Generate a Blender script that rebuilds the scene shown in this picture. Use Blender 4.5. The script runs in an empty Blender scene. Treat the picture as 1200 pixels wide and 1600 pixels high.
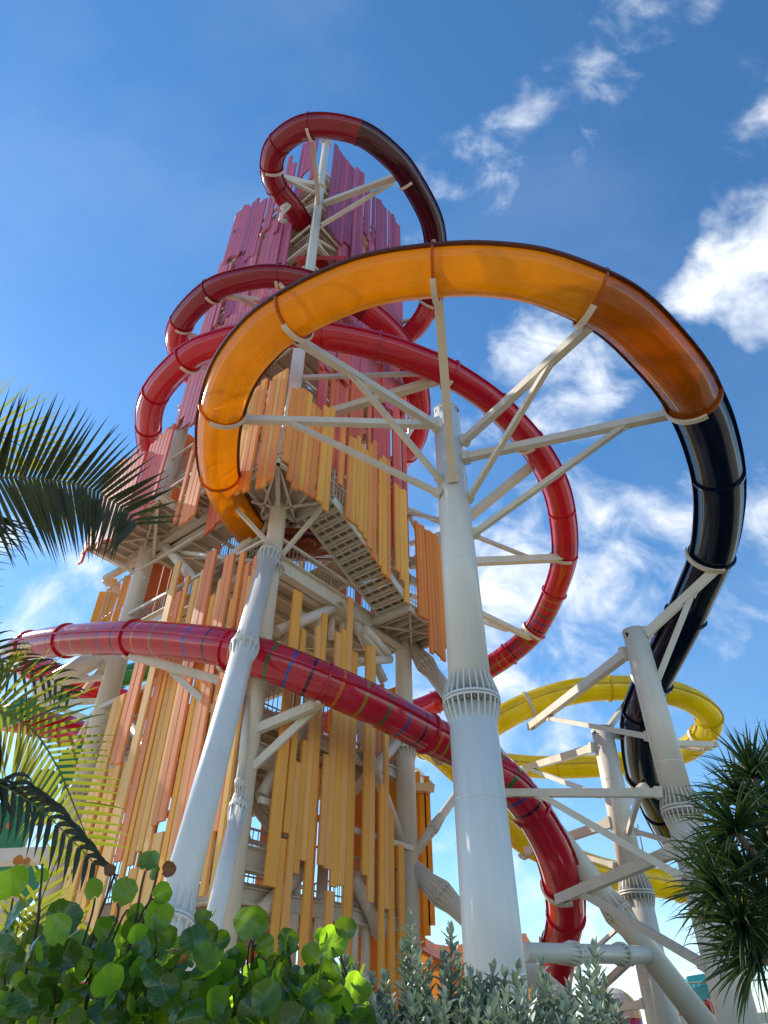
import bpy, math, random
from mathutils import Vector, Matrix, noise
R = math.radians
rnd = random.Random(7)
scene = bpy.context.scene
COL = scene.collection
# ------------------------------------------------------------------ camera, sky, sun, exposure
FPX = 1040.0; PITCH = R(39.3)
cp, sp = math.cos(PITCH), math.sin(PITCH)
CAM = Vector((0, 0, 1.6))
cd = bpy.data.cameras.new('camera'); cam = bpy.data.objects.new('camera', cd); COL.objects.link(cam)
cam.location = CAM; cam.rotation_euler = (R(90) + PITCH, 0, 0)
cd.sensor_fit = 'HORIZONTAL'; cd.sensor_width = 36; cd.lens = 36 * FPX / 1200
cd.clip_start = 0.05; cd.clip_end = 6000
scene.camera = cam
SUN_AZ = R(-55); SUN_EL = R(35)          # azimuth from +Y (the view) towards +X
SUNDIR = Vector((math.sin(SUN_AZ) * math.cos(SUN_EL), math.cos(SUN_AZ) * math.cos(SUN_EL), math.sin(SUN_EL)))
sd = bpy.data.lights.new('sun', 'SUN'); sd.energy = 4.2; sd.angle = R(0.5); sd.color = (1, .94, .84)
so = bpy.data.objects.new('sun', sd); COL.objects.link(so); so.rotation_euler = (-SUNDIR).to_track_quat('-Z', 'Y').to_euler()
so.location = (-30, 20, 60)
scene.view_settings.view_transform = 'Standard'; scene.view_settings.look = 'None'
scene.view_settings.exposure = 0.55; scene.view_settings.gamma = 1; scene.view_settings.use_curve_mapping = False
scene.render.engine = 'CYCLES'
scene.cycles.max_bounces = 10; scene.cycles.diffuse_bounces = 5; scene.cycles.transparent_max_bounces = 10
scene.cycles.transmission_bounces = 8; scene.cycles.glossy_bounces = 3
scene.cycles.sample_clamp_indirect = 6; scene.cycles.use_denoising = True

def ray(px, py):
    a = (px - 600) / FPX; b = (800 - py) / FPX
    return Vector((a, cp - b * sp, sp + b * cp))
def at(px, py, Y):
    r = ray(px, py); return CAM + r * (Y / r.y)
def atz(px, py, z):
    r = ray(px, py); return CAM + r * ((z - CAM.z) / r.z)
def proj(P):
    d = P - CAM; z = d.y * cp + d.z * sp
    return 600 + FPX * d.x / z, 800 - FPX * (d.z * cp - d.y * sp) / z

world = bpy.data.worlds.new('World'); scene.world = world; world.use_nodes = True
def build_world():
    nt = world.node_tree; N = nt.nodes; K = nt.links; N.clear()
    out = N.new('ShaderNodeOutputWorld'); bg = N.new('ShaderNodeBackground'); K.new(bg.outputs[0], out.inputs[0])
    bg.inputs[1].default_value = 0.15
    sky = N.new('ShaderNodeTexSky'); sky.sky_type = 'NISHITA'; sky.sun_disc = False
    sky.sun_elevation = SUN_EL; sky.sun_rotation = SUN_AZ; sky.altitude = 0; sky.air_density = 1.0; sky.dust_density = 0.05; sky.ozone_density = 3.0
    hs = N.new('ShaderNodeHueSaturation'); hs.inputs['Saturation'].default_value = 1.2; hs.inputs['Value'].default_value = 1.0; hs.inputs['Hue'].default_value = .497
    K.new(sky.outputs[0], hs.inputs['Color'])
    tc = N.new('ShaderNodeTexCoord')
    def math_(op, a, b=None, clamp=False):
        n = N.new('ShaderNodeMath'); n.operation = op; n.use_clamp = clamp
        for i, v in enumerate((a, b)):
            if v is None: continue
            if isinstance(v, (int, float)): n.inputs[i].default_value = v
            else: K.new(v, n.inputs[i])
        return n.outputs[0]
    blobs = [(985, 25, 58, .5), (935, 95, 52, .42), (925, 190, 48, .34), (1168, 350, 64, .85), (1120, 430, 62, .95), (1185, 430, 75, 1.0),
             (1200, 170, 40, .42), (885, 580, 85, .82), (840, 540, 60, .6), (735, 320, 70, .46), (725, 255, 45, .4), (808, 180, 50, .38), (790, 250, 40, .3),
             (735, 660, 70, .5), (790, 950, 130, .85), (950, 860, 110, .62), (1060, 850, 90, .6), (1150, 900, 110, .62), (930, 960, 130, .6),
             (760, 1060, 130, .75), (850, 1040, 110, .6), (1090, 960, 80, .4), (830, 800, 60, .45), (800, 1150, 90, .4),
             (60, 950, 150, .5), (180, 930, 110, .42), (40, 1060, 120, .5), (820, 1370, 120, .4), (870, 1470, 120, .52), (700, 1290, 80, .35), (1060, 1500, 120, .4),
             (1000, 700, 60, .3), (640, 1330, 60, .35), (20, 1180, 140, .5)]
    dirs = [(ray(x, y).normalized(), r / FPX, s) for x, y, r, s in blobs]
    rr = random.Random(3)
    for k in range(16):                      # the same scattered clouds go on round the rest of the sky
        az = R(60 + 240 * (k + rr.random()) / 16); el = R(6 + 24 * rr.random())
        dirs.append((Vector((math.sin(az) * math.cos(el), math.cos(az) * math.cos(el), math.sin(el))), .08 + .1 * rr.random(), .5 + .4 * rr.random()))
    # warp the lookup so outlines are ragged
    wn = N.new('ShaderNodeTexNoise'); wn.inputs['Scale'].default_value = 9; wn.inputs['Detail'].default_value = 4
    K.new(tc.outputs['Generated'], wn.inputs['Vector'])
    sb = N.new('ShaderNodeVectorMath'); sb.operation = 'SUBTRACT'; K.new(wn.outputs['Color'], sb.inputs[0]); sb.inputs[1].default_value = (.5, .5, .5)
    scn = N.new('ShaderNodeVectorMath'); scn.operation = 'SCALE'; K.new(sb.outputs[0], scn.inputs[0]); scn.inputs['Scale'].default_value = .17
    ad = N.new('ShaderNodeVectorMath'); ad.operation = 'ADD'; K.new(tc.outputs['Generated'], ad.inputs[0]); K.new(scn.outputs[0], ad.inputs[1])
    nm = N.new('ShaderNodeVectorMath'); nm.operation = 'NORMALIZE'; K.new(ad.outputs[0], nm.inputs[0])
    total = None
    for d, r, s in dirs:
        dp = N.new('ShaderNodeVectorMath'); dp.operation = 'DOT_PRODUCT'; K.new(nm.outputs[0], dp.inputs[0]); dp.inputs[1].default_value = d
        mr = N.new('ShaderNodeMapRange'); mr.interpolation_type = 'LINEAR'
        mr.inputs['From Min'].default_value = math.cos(r * 1.65); mr.inputs['From Max'].default_value = 1.0
        mr.inputs['To Min'].default_value = 0; mr.inputs['To Max'].default_value = s
        K.new(dp.outputs['Value'], mr.inputs['Value'])
        total = mr.outputs[0] if total is None else math_('MAXIMUM', total, mr.outputs[0])
    mp = N.new('ShaderNodeMapping'); mp.inputs['Rotation'].default_value = (R(15), R(25), R(30)); mp.inputs['Scale'].default_value = (1, 1.7, 1)
    K.new(tc.outputs['Generated'], mp.inputs['Vector'])
    fn = N.new('ShaderNodeTexNoise'); fn.inputs['Scale'].default_value = 11; fn.inputs['Detail'].default_value = 10; fn.inputs['Roughness'].default_value = .57
    fn.inputs['Distortion'].default_value = .35
    K.new(mp.outputs[0], fn.inputs['Vector'])
    f = math_('SUBTRACT', math_('ADD', math_('MULTIPLY', fn.outputs['Fac'], 2.0), math_('MULTIPLY', total, 1.05)), 1.27)
    den = N.new('ShaderNodeMapRange'); den.interpolation_type = 'SMOOTHSTEP'
    den.inputs['From Min'].default_value = 0; den.inputs['From Max'].default_value = 1.05; K.new(f, den.inputs['Value'])
    dd = math_('MULTIPLY', den.outputs[0], math_('MINIMUM', math_('MULTIPLY', total, 3.0), 1.0), True)
    # thin veil all over
    vn = N.new('ShaderNodeTexNoise'); vn.inputs['Scale'].default_value = 3; vn.inputs['Detail'].default_value = 6; K.new(mp.outputs[0], vn.inputs['Vector'])
    veil = math_('MULTIPLY', math_('SUBTRACT', vn.outputs['Fac'], .46, True), .28)
    dd = math_('MAXIMUM', dd, veil)
    sh = N.new('ShaderNodeValToRGB'); sh.color_ramp.elements[0].position = .35; sh.color_ramp.elements[0].color = (4.6, 5.0, 5.6, 1)
    sh.color_ramp.elements[1].position = .75; sh.color_ramp.elements[1].color = (6.1, 6.2, 6.3, 1)
    K.new(fn.outputs['Fac'], sh.inputs[0])
    mix = N.new('ShaderNodeMix'); mix.data_type = 'RGBA'; K.new(dd, mix.inputs[0]); K.new(hs.outputs[0], mix.inputs[6]); K.new(sh.outputs[0], mix.inputs[7])
    K.new(mix.outputs[2], bg.inputs[0])
build_world()

# ------------------------------------------------------------------ materials
def srgb(r, g, b):
    f = lambda c: (c / 255 / 12.92) if c / 255 <= .04045 else ((c / 255 + .055) / 1.055) ** 2.4
    return (f(r), f(g), f(b))
def newmat(name):
    m = bpy.data.materials.new(name); m.use_nodes = True
    nt = m.node_tree; b = nt.nodes['Principled BSDF']; return m, nt, b
def paint(name, col, rough=.4, var=.12, scale=3.0, streak=1.0, bump=.0, spec=.5, coat=0, objcol=False, bscale=20):
    m, nt, b = newmat(name); N, K = nt.nodes, nt.links
    tc = N.new('ShaderNodeTexCoord'); mp = N.new('ShaderNodeMapping'); mp.inputs['Scale'].default_value = (1, 1, streak)
    K.new(tc.outputs['Object'], mp.inputs[0])
    n = N.new('ShaderNodeTexNoise'); n.inputs['Scale'].default_value = scale; n.inputs['Detail'].default_value = 6; n.inputs['Roughness'].default_value = .6
    K.new(mp.outputs[0], n.inputs['Vector'])
    mr = N.new('ShaderNodeMapRange'); mr.inputs['From Min'].default_value = .3; mr.inputs['From Max'].default_value = .7
    mr.inputs['To Min'].default_value = 1 - var; mr.inputs['To Max'].default_value = 1 + var * .4; K.new(n.outputs['Fac'], mr.inputs['Value'])
    oi = N.new('ShaderNodeObjectInfo')
    mr2 = N.new('ShaderNodeMapRange'); mr2.inputs['To Min'].default_value = .93; mr2.inputs['To Max'].default_value = 1.05; K.new(oi.outputs['Random'], mr2.inputs['Value'])
    mu = N.new('ShaderNodeMath'); mu.operation = 'MULTIPLY'; K.new(mr.outputs[0], mu.inputs[0]); K.new(mr2.outputs[0], mu.inputs[1])
    vm = N.new('ShaderNodeVectorMath'); vm.operation = 'SCALE'
    if objcol: K.new(oi.outputs['Color'], vm.inputs[0])
    else: vm.inputs[0].default_value = col
    K.new(mu.outputs[0], vm.inputs['Scale']); K.new(vm.outputs[0], b.inputs['Base Color'])
    r2 = N.new('ShaderNodeMapRange'); r2.inputs['To Min'].default_value = max(.02, rough - .1); r2.inputs['To Max'].default_value = rough + .12
    K.new(n.outputs['Fac'], r2.inputs['Value']); K.new(r2.outputs[0], b.inputs['Roughness'])
    b.inputs['Specular IOR Level'].default_value = spec; b.inputs['Coat Weight'].default_value = coat; b.inputs['Coat Roughness'].default_value = .05
    if bump:
        n2 = N.new('ShaderNodeTexNoise'); n2.inputs['Scale'].default_value = bscale; n2.inputs['Detail'].default_value = 3; K.new(mp.outputs[0], n2.inputs['Vector'])
        bp = N.new('ShaderNodeBump'); bp.inputs['Strength'].default_value = bump; bp.inputs['Distance'].default_value = .02
        K.new(n2.outputs['Fac'], bp.inputs['Height']); K.new(bp.outputs[0], b.inputs['Normal'])
        if coat: K.new(bp.outputs[0], b.inputs['Coat Normal'])
    return m
def grime(m, amt=.5, col=(.30, .24, .17)):
    nt = m.node_tree; N, K = nt.nodes, nt.links; b = N['Principled BSDF']; src = b.inputs['Base Color'].links[0].from_socket
    tc = N.new('ShaderNodeTexCoord'); mp = N.new('ShaderNodeMapping'); mp.inputs['Scale'].default_value = (5, 5, .35); K.new(tc.outputs['Object'], mp.inputs[0])
    n = N.new('ShaderNodeTexNoise'); n.inputs['Scale'].default_value = 2.2; n.inputs['Detail'].default_value = 8; n.inputs['Roughness'].default_value = .7; K.new(mp.outputs[0], n.inputs['Vector'])
    n2 = N.new('ShaderNodeTexNoise'); n2.inputs['Scale'].default_value = .7; n2.inputs['Detail'].default_value = 4; K.new(tc.outputs['Object'], n2.inputs['Vector'])
    mu = N.new('ShaderNodeMath'); mu.operation = 'MULTIPLY'; K.new(n.outputs['Fac'], mu.inputs[0]); K.new(n2.outputs['Fac'], mu.inputs[1])
    mr = N.new('ShaderNodeMapRange'); mr.inputs['From Min'].default_value = .26; mr.inputs['From Max'].default_value = .46; mr.inputs['To Max'].default_value = amt; K.new(mu.outputs[0], mr.inputs['Value'])
    mx = N.new('ShaderNodeMix'); mx.data_type = 'RGBA'; K.new(mr.outputs[0], mx.inputs[0]); K.new(src, mx.inputs[6]); mx.inputs[7].default_value = (*col, 1); K.new(mx.outputs[2], b.inputs['Base Color'])
    return m
def fibreglass(name, col, trans, transcol, clear=0.0, rough=.14):
    """glossy gel-coat shell that lets light through"""
    m, nt, b = newmat(name); N, K = nt.nodes, nt.links
    out = N['Material Output']
    tc = N.new('ShaderNodeTexCoord')
    n = N.new('ShaderNodeTexNoise'); n.inputs['Scale'].default_value = 1.3; n.inputs['Detail'].default_value = 7; n.inputs['Roughness'].default_value = .65
    K.new(tc.outputs['Object'], n.inputs['Vector'])
    mr = N.new('ShaderNodeMapRange'); mr.inputs['From Min'].default_value = .3; mr.inputs['From Max'].default_value = .7; mr.inputs['To Min'].default_value = .78; mr.inputs['To Max'].default_value = 1.06
    K.new(n.outputs['Fac'], mr.inputs['Value'])
    def scaled(c):
        v = N.new('ShaderNodeVectorMath'); v.operation = 'SCALE'; v.inputs[0].default_value = c; K.new(mr.outputs[0], v.inputs['Scale']); return v.outputs[0]
    K.new(scaled(col), b.inputs['Base Color']); b.inputs['Roughness'].default_value = rough; b.inputs['Specular IOR Level'].default_value = .5
    b.inputs['Coat Weight'].default_value = .6; b.inputs['Coat Roughness'].default_value = .03
    n2 = N.new('ShaderNodeTexNoise'); n2.inputs['Scale'].default_value = 2.2; n2.inputs['Detail'].default_value = 2; K.new(tc.outputs['Object'], n2.inputs['Vector'])
    bp = N.new('ShaderNodeBump'); bp.inputs['Strength'].default_value = .12; bp.inputs['Distance'].default_value = .05; K.new(n2.outputs['Fac'], bp.inputs['Height'])
    K.new(bp.outputs[0], b.inputs['Normal']); K.new(bp.outputs[0], b.inputs['Coat Normal'])
    t = N.new('ShaderNodeBsdfTranslucent'); K.new(scaled(transcol), t.inputs['Color'])
    mx = N.new('ShaderNodeMixShader'); mx.inputs[0].default_value = trans; K.new(b.outputs[0], mx.inputs[1]); K.new(t.outputs[0], mx.inputs[2])
    last = mx.outputs[0]
    if clear:
        tr = N.new('ShaderNodeBsdfTransparent'); tr.inputs['Color'].default_value = (*transcol, 1)
        lw = N.new('ShaderNodeLayerWeight'); lw.inputs['Blend'].default_value = .35
        mm = N.new('ShaderNodeMapRange'); mm.inputs['To Min'].default_value = clear; mm.inputs['To Max'].default_value = 0; K.new(lw.outputs['Facing'], mm.inputs['Value'])
        m3 = N.new('ShaderNodeMixShader'); K.new(mm.outputs[0], m3.inputs[0]); K.new(last, m3.inputs[1]); K.new(tr.outputs[0], m3.inputs[2]); last = m3.outputs[0]
    K.new(last, out.inputs['Surface'])
    return m
def leafmat(name, c1, c2, tcol, trans, rough=.35, veins=False, wax=.5):
    m, nt, b = newmat(name); N, K = nt.nodes, nt.links
    out = N['Material Output']; oi = N.new('ShaderNodeObjectInfo'); tc = N.new('ShaderNodeTexCoord'); geo = N.new('ShaderNodeNewGeometry')
    n = N.new('ShaderNodeTexNoise'); n.inputs['Scale'].default_value = 9; n.inputs['Detail'].default_value = 4; K.new(tc.outputs['Object'], n.inputs['Vector'])
    ra = N.new('ShaderNodeMath'); ra.operation = 'ADD'
    K.new(oi.outputs['Random'] if veins else geo.outputs['Random Per Island'], ra.inputs[0]); K.new(n.outputs['Fac'], ra.inputs[1])
    hf = N.new('ShaderNodeMath'); hf.operation = 'MULTIPLY'; K.new(ra.outputs[0], hf.inputs[0]); hf.inputs[1].default_value = .5
    mx = N.new('ShaderNodeMix'); mx.data_type = 'RGBA'; K.new(hf.outputs[0], mx.inputs[0]); mx.inputs[6].default_value = (*c1, 1); mx.inputs[7].default_value = (*c2, 1)
    col = mx.outputs[2]; fac = None
    if veins:
        sx = N.new('ShaderNodeSeparateXYZ'); K.new(tc.outputs['Object'], sx.inputs[0])
        ab = N.new('ShaderNodeMath'); ab.operation = 'ABSOLUTE'; K.new(sx.outputs[0], ab.inputs[0])
        mid = N.new('ShaderNodeMath'); mid.operation = 'LESS_THAN'; K.new(ab.outputs[0], mid.inputs[0]); mid.inputs[1].default_value = .018
        k1 = N.new('ShaderNodeMath'); k1.operation = 'MULTIPLY'; K.new(ab.outputs[0], k1.inputs[0]); k1.inputs[1].default_value = .8
        s1 = N.new('ShaderNodeMath'); s1.operation = 'SUBTRACT'; K.new(sx.outputs[1], s1.inputs[0]); K.new(k1.outputs[0], s1.inputs[1])
        m5 = N.new('ShaderNodeMath'); m5.operation = 'MULTIPLY'; K.new(s1.outputs[0], m5.inputs[0]); m5.inputs[1].default_value = 6
        fr = N.new('ShaderNodeMath'); fr.operation = 'FRACT'; K.new(m5.outputs[0], fr.inputs[0])
        lt = N.new('ShaderNodeMath'); lt.operation = 'LESS_THAN'; K.new(fr.outputs[0], lt.inputs[0]); lt.inputs[1].default_value = .1
        mxv = N.new('ShaderNodeMath'); mxv.operation = 'MAXIMUM'; K.new(mid.outputs[0], mxv.inputs[0]); K.new(lt.outputs[0], mxv.inputs[1])
        fac = N.new('ShaderNodeMath'); fac.operation = 'MULTIPLY'; K.new(mxv.outputs[0], fac.inputs[0]); fac.inputs[1].default_value = .45
        vx = N.new('ShaderNodeMix'); vx.data_type = 'RGBA'; K.new(fac.outputs[0], vx.inputs[0]); K.new(col, vx.inputs[6]); vx.inputs[7].default_value = (.2, .26, .07, 1); col = vx.outputs[2]
    K.new(col, b.inputs['Base Color']); b.inputs['Roughness'].default_value = rough; b.inputs['Specular IOR Level'].default_value = wax
    t = N.new('ShaderNodeBsdfTranslucent')
    if veins:
        tx = N.new('ShaderNodeMix'); tx.data_type = 'RGBA'; K.new(fac.outputs[0], tx.inputs[0]); tx.inputs[6].default_value = (*tcol, 1); tx.inputs[7].default_value = (tcol[0] * .45, tcol[1] * .5, tcol[2] * .4, 1)
        t2 = N.new('ShaderNodeMix'); t2.data_type = 'RGBA'; t2.blend_type = 'MULTIPLY'; t2.inputs[0].default_value = .5; K.new(tx.outputs[2], t2.inputs[6])
        cr = N.new('ShaderNodeMapRange'); K.new(hf.outputs[0], cr.inputs['Value']); cr.inputs['To Min'].default_value = .55; cr.inputs['To Max'].default_value = 1.3
        cc = N.new('ShaderNodeCombineColor'); [K.new(cr.outputs[0], cc.inputs[i]) for i in range(3)]; K.new(cc.outputs[0], t2.inputs[7]); K.new(t2.outputs[2], t.inputs['Color'])
    else: t.inputs['Color'].default_value = (*tcol, 1)
    ms = N.new('ShaderNodeMixShader'); ms.inputs[0].default_value = trans
    if veins:
        pw = N.new('ShaderNodeMath'); pw.operation = 'POWER'; K.new(oi.outputs['Random'], pw.inputs[0]); pw.inputs[1].default_value = 1.8
        tm = N.new('ShaderNodeMapRange'); K.new(pw.outputs[0], tm.inputs['Value']); tm.inputs['To Min'].default_value = trans * .3; tm.inputs['To Max'].default_value = trans * 1.7; K.new(tm.outputs[0], ms.inputs[0])
    K.new(b.outputs[0], ms.inputs[1]); K.new(t.outputs[0], ms.inputs[2])
    K.new(ms.outputs[0], out.inputs['Surface'])
    return m

M = {}
M['white'] = paint('white_steel', (.70, .71, .67), .32, .06, 1.5, .3, spec=.5, coat=.15)
M['cream'] = paint('cream_steel', (.71, .64, .51), .38, .1, 2.0, .4)
M['cream2'] = paint('cream_pipe', (.73, .665, .55), .35, .08, 2.0, .3)
M['beam'] = paint('beam_steel', (.68, .625, .50), .42, .1, 2.5, .5)
M['deck'] = paint('deck_steel', (.50, .42, .30), .6, .2, 4)
M['tread'] = paint('tread_pan', (.22, .175, .12), .6, .2, 4)
M['plank'] = paint('plank_paint', (.5, .5, .5), .55, .13, 1.6, .2, objcol=True, spec=.25)
M['red'] = fibreglass('red_gelcoat', (.62, .014, .036), .30, (.85, .03, .05))
M['redlow'] = fibreglass('rose_red_gelcoat', (.60, .016, .044), .2, (.8, .03, .06))
M['reddark'] = fibreglass('red_gelcoat_darker', (.05, .003, .008), .12, (.25, .01, .015))  # darker copy of the red, for the right side of the top loop
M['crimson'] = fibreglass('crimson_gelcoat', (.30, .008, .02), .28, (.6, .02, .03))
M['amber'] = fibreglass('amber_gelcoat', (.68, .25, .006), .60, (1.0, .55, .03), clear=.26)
M['amber2'] = fibreglass('amber_shade_and_rings', (.34, .10, .005), .45, (.9, .36, .02), clear=.12)  # last section's weaker light painted as darker amber; joint rings share it
M['amberlip'] = paint('amber_edge', (.10, .025, .006), .3, .2, 6)
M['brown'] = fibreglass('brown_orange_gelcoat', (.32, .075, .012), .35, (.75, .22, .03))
M['black'] = paint('black_gelcoat', (.003, .006, .026), .1, .2, 2, spec=.45)
M['yellow'] = fibreglass('yellow_gelcoat', (.82, .64, .01), .4, (1.0, .85, .03))
M['green'] = fibreglass('green_gelcoat', (.02, .22, .03), .2, (.05, .4, .05))
for k, c in dict(s_orange=(.55, .12, .012), s_olive=(.28, .17, .015), s_green=(.035, .13, .025), s_blue=(.03, .06, .28), s_dark=(.03, .003, .03)).items():
    M[k] = paint(k, c, .15, .1, 3, coat=.4)
M['bolt'] = paint('bolt_steel', (.22, .22, .2), .35, .2, 20)
M['blackrub'] = paint('black_slot', (.01, .01, .01), .6, .1, 5)
M['canopy'] = fibreglass('orange_fabric', (.62, .17, .015), .45, (.85, .3, .03), rough=.6)
M['redfab'] = fibreglass('red_fabric', (.62, .05, .04), .45, (.85, .12, .09), rough=.6)
M['teal'] = fibreglass('teal_fabric', (.02, .3, .36), .3, (.05, .45, .5), rough=.6)
M['ground'] = paint('sand_ground', (.42, .35, .25), .85, .3, .6)
M['grape'] = leafmat('sea_grape_leaf', (.010, .042, .009), (.045, .125, .018), (.48, .82, .03), .44, .18, True)
M['grapedry'] = leafmat('dry_leaf', (.10, .03, .012), (.2, .06, .015), (.5, .15, .03), .25, .4, True)
M['grapeorange'] = leafmat('orange_leaf', (.5, .13, .015), (.6, .2, .02), (.9, .3, .03), .4, .4, True)
M['stem'] = paint('woody_stem', (.07, .04, .022), .7, .3, 30)
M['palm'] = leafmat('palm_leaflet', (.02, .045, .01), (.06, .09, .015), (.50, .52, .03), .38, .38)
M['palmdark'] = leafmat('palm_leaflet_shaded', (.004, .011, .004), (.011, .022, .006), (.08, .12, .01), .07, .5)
M['rachis'] = paint('palm_rachis', (.12, .12, .03), .5, .2, 12)
M['bark'] = paint('palm_bark', (.16, .12, .09), .85, .35, 8, bump=.5)
M['pandan'] = leafmat('screw_pine_leaf', (.008, .026, .010), (.022, .055, .016), (.09, .16, .02), .15, .5, wax=.3)
M['silver'] = leafmat('silver_leaf', (.06, .105, .075), (.46, .52, .42), (.35, .48, .25), .16, .36)
M['rail'] = paint('rail_steel', (.52, .46, .36), .45, .1, 3)
M['grey'] = paint('grey_mesh', (.10, .10, .11), .6, .2, 3)

for k_, a_ in (('white', .16), ('cream', .22), ('cream2', .22), ('beam', .25), ('deck', .4)): grime(M[k_], a_)
# ------------------------------------------------------------------ mesh helpers
class MB:
    def __init__(s): s.v = []; s.f = []; s.m = []; s.sm = []
    def add(s, vs, fs, mi=0, smooth=False):
        o = len(s.v); s.v += [tuple(v) for v in vs]
        for f in fs: s.f.append(tuple(i + o for i in f)); s.m.append(mi); s.sm.append(smooth)
        return s
    def box(s, c, ax, ay, az, mi=0):
        c = Vector(c); vs = [c + ax * i + ay * j + az * k for k in (-1, 1) for j in (-1, 1) for i in (-1, 1)]
        return s.add(vs, [(0, 2, 3, 1), (4, 5, 7, 6), (0, 1, 5, 4), (2, 6, 7, 3), (0, 4, 6, 2), (1, 3, 7, 5)], mi)
    def beam(s, a, b, w, h=None, up=(0, 0, 1), mi=0):
        a, b = Vector(a), Vector(b); h = h or w; d = (b - a); L = d.length; d.normalize()
        u = Vector(up)
        if abs(d.dot(u)) > .97: u = Vector((0, 1, 0))
        x = d.cross(u).normalized(); y = x.cross(d).normalized()
        return s.box((a + b) / 2, x * w / 2, d * L / 2, y * h / 2, mi)
    def chan(s, a, b, w, h, up=(0, 0, 1), t=.03):
        """I-beam"""
        a, b = Vector(a), Vector(b); d = (b - a).normalized(); u = Vector(up)
        if abs(d.dot(u)) > .97: u = Vector((0, 1, 0))
        x = d.cross(u).normalized(); y = x.cross(d).normalized()
        s.beam(a, b, t, h - 2 * t, up); s.beam(a + y * (h - t) / 2, b + y * (h - t) / 2, w, t, up); s.beam(a - y * (h - t) / 2, b - y * (h - t) / 2, w, t, up)
        return s
    def cyl(s, a, b, r0, r1=None, n=16, caps=True, mi=0):
        return s.tube([a, b], [r0, r0 if r1 is None else r1], n, caps, mi)
    def tube(s, pts, rad, n=12, caps=True, mi=0):
        pts = [Vector(p) for p in pts]
        if not isinstance(rad, (list, tuple)): rad = [rad] * len(pts)
        vs = []; px = None
        for i, p in enumerate(pts):
            d = (pts[min(i + 1, len(pts) - 1)] - pts[max(i - 1, 0)]).normalized()
            if px is None:
                px = d.cross(Vector((0, 0, 1)) if abs(d.z) < .95 else Vector((0, 1, 0))).normalized()
            else: px = (px - d * px.dot(d)).normalized()
            py = d.cross(px)
            vs += [p + (px * math.cos(2 * math.pi * k / n) + py * math.sin(2 * math.pi * k / n)) * rad[i] for k in range(n)]
        fs = [(i * n + k, i * n + (k + 1) % n, (i + 1) * n + (k + 1) % n, (i + 1) * n + k) for i in range(len(pts) - 1) for k in range(n)]
        o = len(s.v); s.add(vs, fs, mi, True)
        if caps:
            s.f.append(tuple(o + k for k in reversed(range(n)))); s.m.append(mi); s.sm.append(False)
            e = o + (len(pts) - 1) * n; s.f.append(tuple(e + k for k in range(n))); s.m.append(mi); s.sm.append(False)
        return s
    def mesh(s, name, mats, off=None):
        me = bpy.data.meshes.new(name)
        o = off or Vector((0, 0, 0))
        me.from_pydata([(x - o.x, y - o.y, z - o.z) for x, y, z in s.v], [], s.f)
        for mt in (mats if isinstance(mats, (list, tuple)) else [mats]): me.materials.append(mt)
        me.polygons.foreach_set('material_index', s.m); me.polygons.foreach_set('use_smooth', s.sm); me.update()
        return me
    def build(s, name, mats, parent=None, kind=None, label=None):
        off = world_loc(parent) if parent else Vector((0, 0, 0))
        o = bpy.data.objects.new(name, s.mesh(name, mats, off)); COL.objects.link(o); o.parent = parent
        if kind: o['kind'] = kind
        if label: o['label'] = label
        return o
def world_loc(o):
    p = Vector((0, 0, 0))
    while o: p += o.location; o = o.parent
    return p
def tag(o, label, cat, group=None):
    o['label'] = label; o['category'] = cat
    if group: o['group'] = group
    return o
def thing(name, loc, label, cat, group=None):
    o = bpy.data.objects.new(name, None); COL.objects.link(o); o.location = loc; o.empty_display_size = .3
    return tag(o, label, cat, group)
def catmull(P, step):
    out = []
    for i in range(len(P) - 1):
        a, b, c, d = P[max(i - 1, 0)], P[i], P[i + 1], P[min(i + 2, len(P) - 1)]
        n = max(2, int((c - b).length / step))
        t1 = (c - a).length_squared ** .25
        for k in range(n):
            t = k / n
            out.append(.5 * ((2 * b) + (c - a) * t + (2 * a - 5 * b + 4 * c - d) * t * t + (3 * b - a - 3 * c + d) * t ** 3))
    out.append(P[-1].copy()); return out

# ------------------------------------------------------------------ ground
g = MB(); n = 40
g.add([(math.cos(2 * math.pi * k / n) * 2500, math.sin(2 * math.pi * k / n) * 2500, 0) for k in range(n)], [tuple(range(n))])
go = g.build('ground', M['ground']); go['kind'] = 'structure'
M['patch'] = paint('dark_patch', (.03, .05, .02), .9, .4, 3)
g = MB(); g.add([(4.2, 3, .004), (26, 3, .004), (26, 34, .004), (4.2, 34, .004)], [(0, 1, 2, 3)])  # unseen dark sheet, added to darken what the black tube reflects
go = g.build('reflection_patch', M['patch']); go['kind'] = 'structure'

# ------------------------------------------------------------------ the tower
FC, RC, LC = Vector((-3.28, 16, 0)), Vector((.67, 21, 0)), Vector((-9, 20.6, 0))
BC = RC + LC - FC
dR = (RC - FC).normalized(); nR = Vector((dR.y, -dR.x, 0)); lenR = (RC - FC).length
dL = (LC - FC).normalized(); nL = Vector((-dL.y, dL.x, 0)); lenL = (LC - FC).length
FACE = {'R': (dR, nR, lenR), 'L': (dL, nL, lenL)}
def fp(w, u, off, z):
    d, nn, ln = FACE[w]; p = FC + d * (u * ln) + nn * off; return Vector((p.x, p.y, z))
def hit(w, off, px, py):
    d, nn, ln = FACE[w]; r = ray(px, py); o = FC + nn * off
    t = ((o - CAM).x * nn.x + (o - CAM).y * nn.y) / (r.x * nn.x + r.y * nn.y); return CAM + r * t
def uz(w, off, px, py):
    d, nn, ln = FACE[w]; P = hit(w, off, px, py); return (P - FC - nn * off).xy.dot(d.xy) / ln, P.z
tower = thing('slide_tower', FC, 'tall water slide tower clad in ragged purple, coral and tan planks', 'slide tower')

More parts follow.
